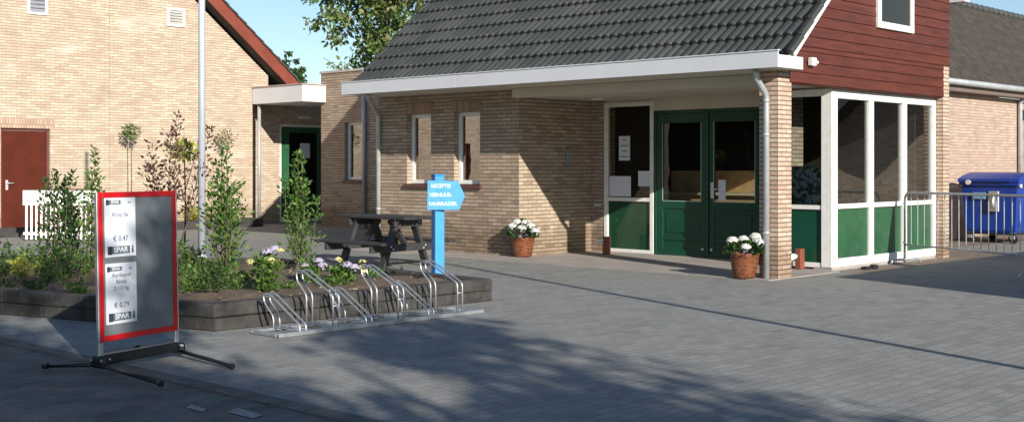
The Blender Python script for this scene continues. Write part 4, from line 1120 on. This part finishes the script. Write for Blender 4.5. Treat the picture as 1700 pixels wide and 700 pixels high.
# ------------------------------------------------------------------ blue signpost
sp = cw(-.985, 16.2)
sg = empty('signpost', sp, 'bright blue wooden arrow sign on a square blue post, pointing at the entrance', 'sign', rz=radians(-20))
hw = .068
mb = MB(); mb.box(-hw,hw,-hw,hw,0,1.375,.006); mb.box(-hw-.006,hw+.006,-hw-.006,hw+.006,1.375,1.395,.006); mb.build('post', M['blue'], sg, world=False)
# board faces the viewer
bz0, bz1 = .925, 1.315
rel = atan2(CR.y, CR.x) - radians(-20) + radians(10)
def RB(x, y, z): return Matrix.Rotation(rel, 4, 'Z') @ Vector((x, y, z))
mb = MB(); prof = [(-.155,bz0+.005),(.27,bz0+.0),(.345,(bz0+bz1)/2-.01),(.255,bz1-.01),(-.15,bz1)]
n = len(prof); vs = [RB(x,-.128,z) for x,z in prof]+[RB(x,-.103,z) for x,z in prof]
mb.add(vs, [tuple(range(n)), tuple(range(n,2*n))[::-1]]+[(i,(i+1)%n,n+(i+1)%n,n+i) for i in range(n)])
bd = mb.build('arrow_board', M['blue'], sg, world=False)
for i, (t_, xx, sx_) in enumerate((('RECEPTIE', .035, 1.0), ('VERHUUR-', .035, 1.0), ('FAHRRADER', .06, 1.06))):
    text_mesh(t_, .070, 'lettering', M['letter'], bd, Matrix.Rotation(rel,4,'Z') @ Matrix.Translation((xx-.01, -.1295, bz1-.075-.118*i)) @ ROT, bold=.0012, sx=.90*sx_)

# ------------------------------------------------------------------ picnic table
pc = cw(-1.93, 18.43)
pt_ = empty('picnic_table', pc, 'dark wooden picnic table with two attached benches on the paving', 'picnic table', rz=radians(90))
# local x along length, +y to the viewer's side? (local -y = towards +x world)
Lh = .775
mb = MB()
for k in range(4): yy = -.21 + .14*k; mb.box(-Lh, Lh, yy-.063, yy+.063, .715, .76, .008)
mb.build('table_top', M['plank'], pt_, world=False)
for sgn in (-1, 1):
    mb = MB()
    for k in range(2): yy = sgn*(.53+.135*k); mb.box(-Lh-.03, Lh+.03, yy-.062, yy+.062, .36, .40, .008)
    mb.build('bench', M['plank'], pt_, world=False)
for x_ in (-.52, .52):
    mb = MB(); mb.bar((x_,-.71,.305),(x_,.71,.305), .055, .11); mb.bar((x_+.0,-.27,.66),(x_,.27,.66), .055, .105); mb.build('cross_beam', M['plank'], pt_, world=False)
    for sgn in (-1, 1):
        mb = MB(); mb.bar((x_-.057*(1 if x_ > 0 else -1), sgn*.16, .71),(x_-.057*(1 if x_>0 else -1), sgn*.44, .0), .055, .13, (1,0,0)); lg_ = mb.build('leg', M['plank'], pt_, world=False)
    mb = MB()
    for (yy, zz) in ((-.34,.325),(-.30,.285),(.34,.325),(.30,.285),(-.21,.68),(-.17,.64),(.21,.68),(.17,.64)):
        e_ = x_+(.028 if x_ > 0 else -.028)*1; mb.tube([(e_,yy,zz),(e_+(.008 if x_>0 else -.008),yy,zz)], .012, 8)
        e_ = x_-(.086 if x_ > 0 else -.086); mb.tube([(e_,yy,zz),(e_+(-.008 if x_>0 else .008),yy,zz)], .012, 8)
    mb.build('bolt', M['bolt'], pt_, world=False)
mb = MB(); mb.bar((-.49,0,.33),(-.12,0,.70), .05,.09); mb.bar((.49,0,.33),(.12,0,.70), .05,.09); mb.build('brace', M['plank'], pt_, world=False)

# ------------------------------------------------------------------ flower baskets
def basket(u, v, lb, seed, leafy):
    p = gp(u, v); p = p + CF*.17; r = random.Random(seed)
    t_ = empty('flower_basket', (p.x,p.y,.012), lb, 'flower basket', 'wicker baskets of white flowers at the entrance')
    mb = MB(); mb.lathe([(.135,.0),(.15,.02),(.175,.16),(.198,.305),(.208,.315),(.208,.335),(.192,.335),(.18,.30)], 0, 0, 36); mb.build('basket', M['wicker'], t_, world=False)
    mb = MB(); mb.lathe([(.01,.28),(.185,.30)],0,0,20); mb.build('soil', M['soil'], t_, world=False)
    mb = MB()
    for _ in range(520):
        d = rdir(r); d.z = abs(d.z); q = Vector((d.x*.22, d.y*.22, .33+d.z*(.20 if leafy else .14)))*1
        leafquad(mb, q, d, r.uniform(.04,.085), .6, r=r)
    if leafy:
        for _ in range(60):
            leafquad(mb, Vector((r.uniform(-.04,.04), r.uniform(-.04,.04), r.uniform(.45,.62))), rdir(r)+Vector((0,0,.6)), .06, .5, r=r)
    mb.build('foliage', M['leaf_dark'], t_, world=False, fixn=False)
    heads = ((-.17,.50,.10),(-.02,.47,.18),(.13,.51,.12),(.20,.42,.14),(.04,.55,.06),(-.09,.56,.02)) if leafy else ((-.17,.49,.05),(-.02,.50,.02),(.14,.54,.04),(-.02,.405,.17),(.17,.47,.08))
    for (a_, b_, c_) in heads:
        q = CR*a_ - CF*c_
        blossoms(t_, M['petal_white'], [(q.x, q.y, b_)], .078, 150, .034, 'blossom', random.Random(seed+int(a_*100)))
    for (a_, b_, c_) in ((-.14,.36,.14),(-.05,.35,.17),(.06,.35,.17),(-.20,.37,.08)):
        q = CR*a_ - CF*c_; blossoms(t_, M['petal_blue'], [(q.x, q.y, b_)], .045, 40, .02, 'filler_blossom', random.Random(seed+7))
basket(868,428.5,'wicker basket of white flowers against the brick facade, left of the doors',21,True)
basket(1240,464,'wicker basket of white hydrangeas beside the brick pillar and downpipe',22,False)

# ------------------------------------------------------------------ small red-brown posts with spotlights
def spot(u, v, lb, side):
    p = gp(u, v) if side != 1 else Vector((1.53, .56, 0))
    t_ = empty('spotlight_post', (p.x,p.y,.012), lb, 'garden spotlight', 'short posts with spotlights in the porch')
    mb = MB(); mb.box(-.055,.055,-.05,.05,0,.30,.008); mb.build('post', M['terrace_post'], t_, world=False)
    d = (-CR*.9 - CF*.45)*side; d = Vector((d.x,d.y,0)).normalized()
    mb = MB(); c_ = d*.06+Vector((0,0,.19 if side == 1 else .24))
    mb.tube([c_, c_+d*.05, c_+d*.14-Vector((0,0,.03))], [.025,.045,.048] if side == 1 else [.02,.03,.03], 14); mb.build('lamp_head', M['lampwhite'], t_, world=False)
spot(1007,423,'short red brown post with white spotlight left of the tall side window',.55)
spot(1340,444,'short red brown post with silver spotlight below the porch side of the bay',1)

# ------------------------------------------------------------------ crowd barrier
b0, b1 = cw(6.04,18.75), cw(7.00,16.26)
bd_ = (b1-b0); BL = bd_.length; bz_ = atan2(bd_.y, bd_.x)
ba = empty('crowd_barrier', b0, 'galvanised steel crowd barrier in front of the bay window and blue container', 'crowd barrier', rz=bz_)
mb = MB(); mb.tube(smooth_path([(0,0,.03),(0,0,1.10),(BL,0,1.10),(BL,0,.03)], .14, 8), .019, 12); mb.tube([(0,0,.30),(BL,0,.30)], .014, 10)
mb.tube([(-.03,0,.93),(0,0,.93)],.012,8); mb.tube([(-.03,0,.33),(0,0,.33)],.012,8)
mb.build('frame', M['galv'], ba, world=False)
nb2 = 17
for k in range(nb2):
    x_ = BL*(k+1)/(nb2+1); mb = MB(); mb.tube([(x_,0,.30),(x_,0,1.09)], .0075, 6, caps=False); mb.build('bar', M['galv'], ba, world=False)
for x_ in (.03, BL-.03):
    mb = MB(); mb.tube(smooth_path([(x_,-.28,.01),(x_,-.24,.075),(x_,.24,.075),(x_,.28,.01)], .05), .016, 8); mb.build('foot', M['galv'], ba, world=False)
b2 = copy_tree(ba); b2.location = b0 + bd_*1.05; b2['label'] = 'second steel crowd barrier carrying on beyond the right edge of the yard'
b2.rotation_euler.z = bz_ + radians(-6)
ba['group'] = b2['group'] = 'steel crowd barriers'
# loose dark foot blocks by the bay
p = gp(1440,447); t_ = MB(); t_.box(p.x-.14,p.x+.02,p.y-.06,p.y+.04,.006,.05,.015); t_.box(p.x+.05,p.x+.16,p.y-.10,p.y+.0,.006,.07,.015)
tag(t_.build('rubber_block', M['rubber']), 'small black rubber blocks lying on the paving below the bay window', 'rubber block')

# ------------------------------------------------------------------ waste container
cx0, cy0 = 9.50, .50
wc = empty('waste_container', (cx0,cy0,0), 'large blue four wheeled waste container with lid against the brick house', 'waste container')
W_, D_ = 1.37, 1.12
mb = MB()
def ring(z, ins): return [(cx0+ins, cy0+ins, z),(cx0+W_-ins, cy0+ins, z),(cx0+W_-ins, cy0+D_-ins, z),(cx0+ins, cy0+D_-ins, z)]
rings = [ring(.20,.10), ring(.26,.07), ring(1.12,.02), ring(1.13,-.025), ring(1.19,-.025)]
vs = [p_ for r_ in rings for p_ in r_]; fs = [(i*4+j, i*4+(j+1)%4, (i+1)*4+(j+1)%4, (i+1)*4+j) for i in range(len(rings)-1) for j in range(4)] + [(3,2,1,0)]
mb.add(vs, fs)
for k in range(4): mb.box(cx0+.0+W_*(.18+.21*k), cx0+W_*(.22+.21*k), cy0+.03, cy0+.08, .3, 1.08, .01)
mb.build('body', M['container'], wc)
mb = MB(); prof = []
for k in range(9):
    t = k/8; prof.append((cx0-.04+ (W_+.08)*t, 1.20+.18*sin(pi*(t*.8+.1))))
prof = [(cx0-.04,1.19)]+prof+[(cx0+W_+.04,1.19)]
mb.prism(prof, cy0-.04, cy0+D_+.04, 'y'); mb.box(cx0-.08,cx0-.03,cy0+.1,cy0+D_-.1,1.20,1.235,.01)
mb.build('lid', M['container'], wc)
for (a_, b_) in ((.14,.14),(W_-.14,.14),(.14,D_-.14),(W_-.14,D_-.14)):
    mb = MB(); mb.tube([(cx0+a_-.025, cy0+b_, .09),(cx0+a_+.025, cy0+b_, .09)], .09, 18); mb.tube([(cx0+a_-.03,cy0+b_,.09),(cx0+a_+.03,cy0+b_,.09)], .03, 10)
    w_ = mb.build('wheel', M['rubber'], wc)
    mb = MB(); mb.box(cx0+a_-.045, cx0+a_-.032, cy0+b_-.05, cy0+b_+.05, .09, .215, .004); mb.box(cx0+a_+.032, cx0+a_+.045, cy0+b_-.05, cy0+b_+.05, .09, .215, .004); mb.build('fork', M['galv'], w_)
mb = MB(); mb.box(cx0-.015, cx0+.03, cy0+.36, cy0+.56, .62, 1.02, .01); mb.tube([(cx0-.03,cy0+.46,.68),(cx0-.05,cy0+.46,.75),(cx0-.03,cy0+.46,.98)],.018,8); mb.build('lifting_bracket', M['galv'], wc)
mb = MB(); mb.box(cx0-.006, cx0+.02, cy0+.62, cy0+.88, .86, .99, .004); mb.build('sticker', simple('pale_blue_sticker', (.16,.30,.42), .5), wc)
mb = MB(); mb.tube([(cx0-.05,cy0+.93,1.19),(cx0-.10,cy0+.93,1.19)],.05,12); mb.build('lid_pivot', M['bolt'], wc)
mb = MB(); mb.tube([(cx0+.05,cy0-.06,1.12),(cx0+.05,cy0-.02,1.12)],.04,12); mb.build('lid_pivot', M['bolt'], wc)
mb = MB(); mb.box(cx0+.08,cx0+W_-.08,cy0+.08,cy0+D_-.08,.17,.205); mb.build('chassis', M['black'], wc)
# dark bin beside it
bb = empty('wheelie_bin', (9.4,1.62,0), 'dark brown bin standing between the brick house and the blue container', 'bin')
bb.location = (9.27,1.9,0)
mb = MB(); bx0, by0 = 9.0, 1.62
rings = [[(bx0+i_,by0+i_,z_),(bx0+.55-i_,by0+i_,z_),(bx0+.55-i_,by0+.55-i_,z_),(bx0+i_,by0+.55-i_,z_)] for z_, i_ in ((.06,.07),(.95,.01),(.96,-.02),(1.02,-.02))]
vs = [p_ for r_ in rings for p_ in r_]; fs = [(i*4+j, i*4+(j+1)%4, (i+1)*4+(j+1)%4, (i+1)*4+j) for i in range(3) for j in range(4)]+[(3,2,1,0)]
mb.add(vs, fs); mb.build('body', M['brownbin'], bb)
mb = MB(); mb.prism([(by0-.03,1.021),(by0+.58,1.021),(by0+.58,1.10),(by0+.1,1.14),(by0-.03,1.07)], bx0-.03, bx0+.58, 'x'); mb.build('lid', M['brownbin'], bb)
mb = MB(); mb.tube([(bx0-.01,by0+.45,.1),(bx0+.03,by0+.45,.1)],.1,16); mb.tube([(bx0+.52,by0+.45,.1),(bx0+.56,by0+.45,.1)],.1,16); mb.build('wheel', M['rubber'], bb)

# ------------------------------------------------------------------ white slatted fence in front of the left house
f0, f1 = gp(38,400), gp(168,400)
fd = f1-f0; FL = fd.length; fz = atan2(fd.y, fd.x)
wf = empty('white_fence', f0, 'white picket fence with solid white top board behind the shrubs at left', 'fence', rz=fz)
mb = MB(); mb.box(0, FL, -.015, .015, .72, 1.02, .004); mb.build('top_board', M['white'], wf, world=False)
mb = MB(); mb.box(-.01, FL+.01, -.02, .02, 1.021, 1.045, .004); mb.build('cap_rail', M['rust'], wf, world=False)
k = 0; x_ = .05
while x_ < FL-.02:
    mb = MB(); mb.box(x_, x_+.045, -.012, .012, .03, .719, .004); mb.build('picket', M['white'], wf, world=False); x_ += .10
mb = MB(); mb.box(0, FL, .013, .035, .12, .18); mb.build('rail', M['white'], wf, world=False)

# ------------------------------------------------------------------ sky, sun, camera
w = bpy.data.worlds.new('World'); scene.world = w; w.use_nodes = True
N = w.node_tree.nodes; L = w.node_tree.links; bg = N['Background']
sky = N.new('ShaderNodeTexSky'); sky.sky_type = 'NISHITA'; sky.sun_disc = False
el = math.asin(SUN.z); sky.sun_elevation = el; sky.sun_rotation = atan2(SUN.x, SUN.y)
sky.air_density = 1.0; sky.dust_density = .25; sky.ozone_density = 3.0; sky.altitude = 0
L.new(sky.outputs[0], bg.inputs[0]); bg.inputs[1].default_value = .092
sd = bpy.data.lights.new('sun', 'SUN'); sd.energy = 4.6; sd.angle = radians(.45); sd.color = (1, .95, .87)
so = bpy.data.objects.new('sun', sd); col.objects.link(so); so.rotation_euler = (-SUN).to_track_quat('-Z','Y').to_euler(); so.location = (0,-20,20)
cd = bpy.data.cameras.new('camera'); co = bpy.data.objects.new('camera', cd); col.objects.link(co); scene.camera = co
co.location = CAM; co.rotation_euler = (radians(90), 0, atan2(CF.y, CF.x) - radians(90))
cd.sensor_width = 36; cd.lens = 2024/1700*36; cd.shift_y = -74/1700; cd.clip_end = 2000; cd.clip_start = .05
vs_ = scene.view_settings; vs_.view_transform = 'Standard'; vs_.look = 'None'; vs_.exposure = .55; vs_.gamma = 1
scene.cycles.use_denoising = True
scene.cycles.max_bounces = 8; scene.cycles.transparent_max_bounces = 16
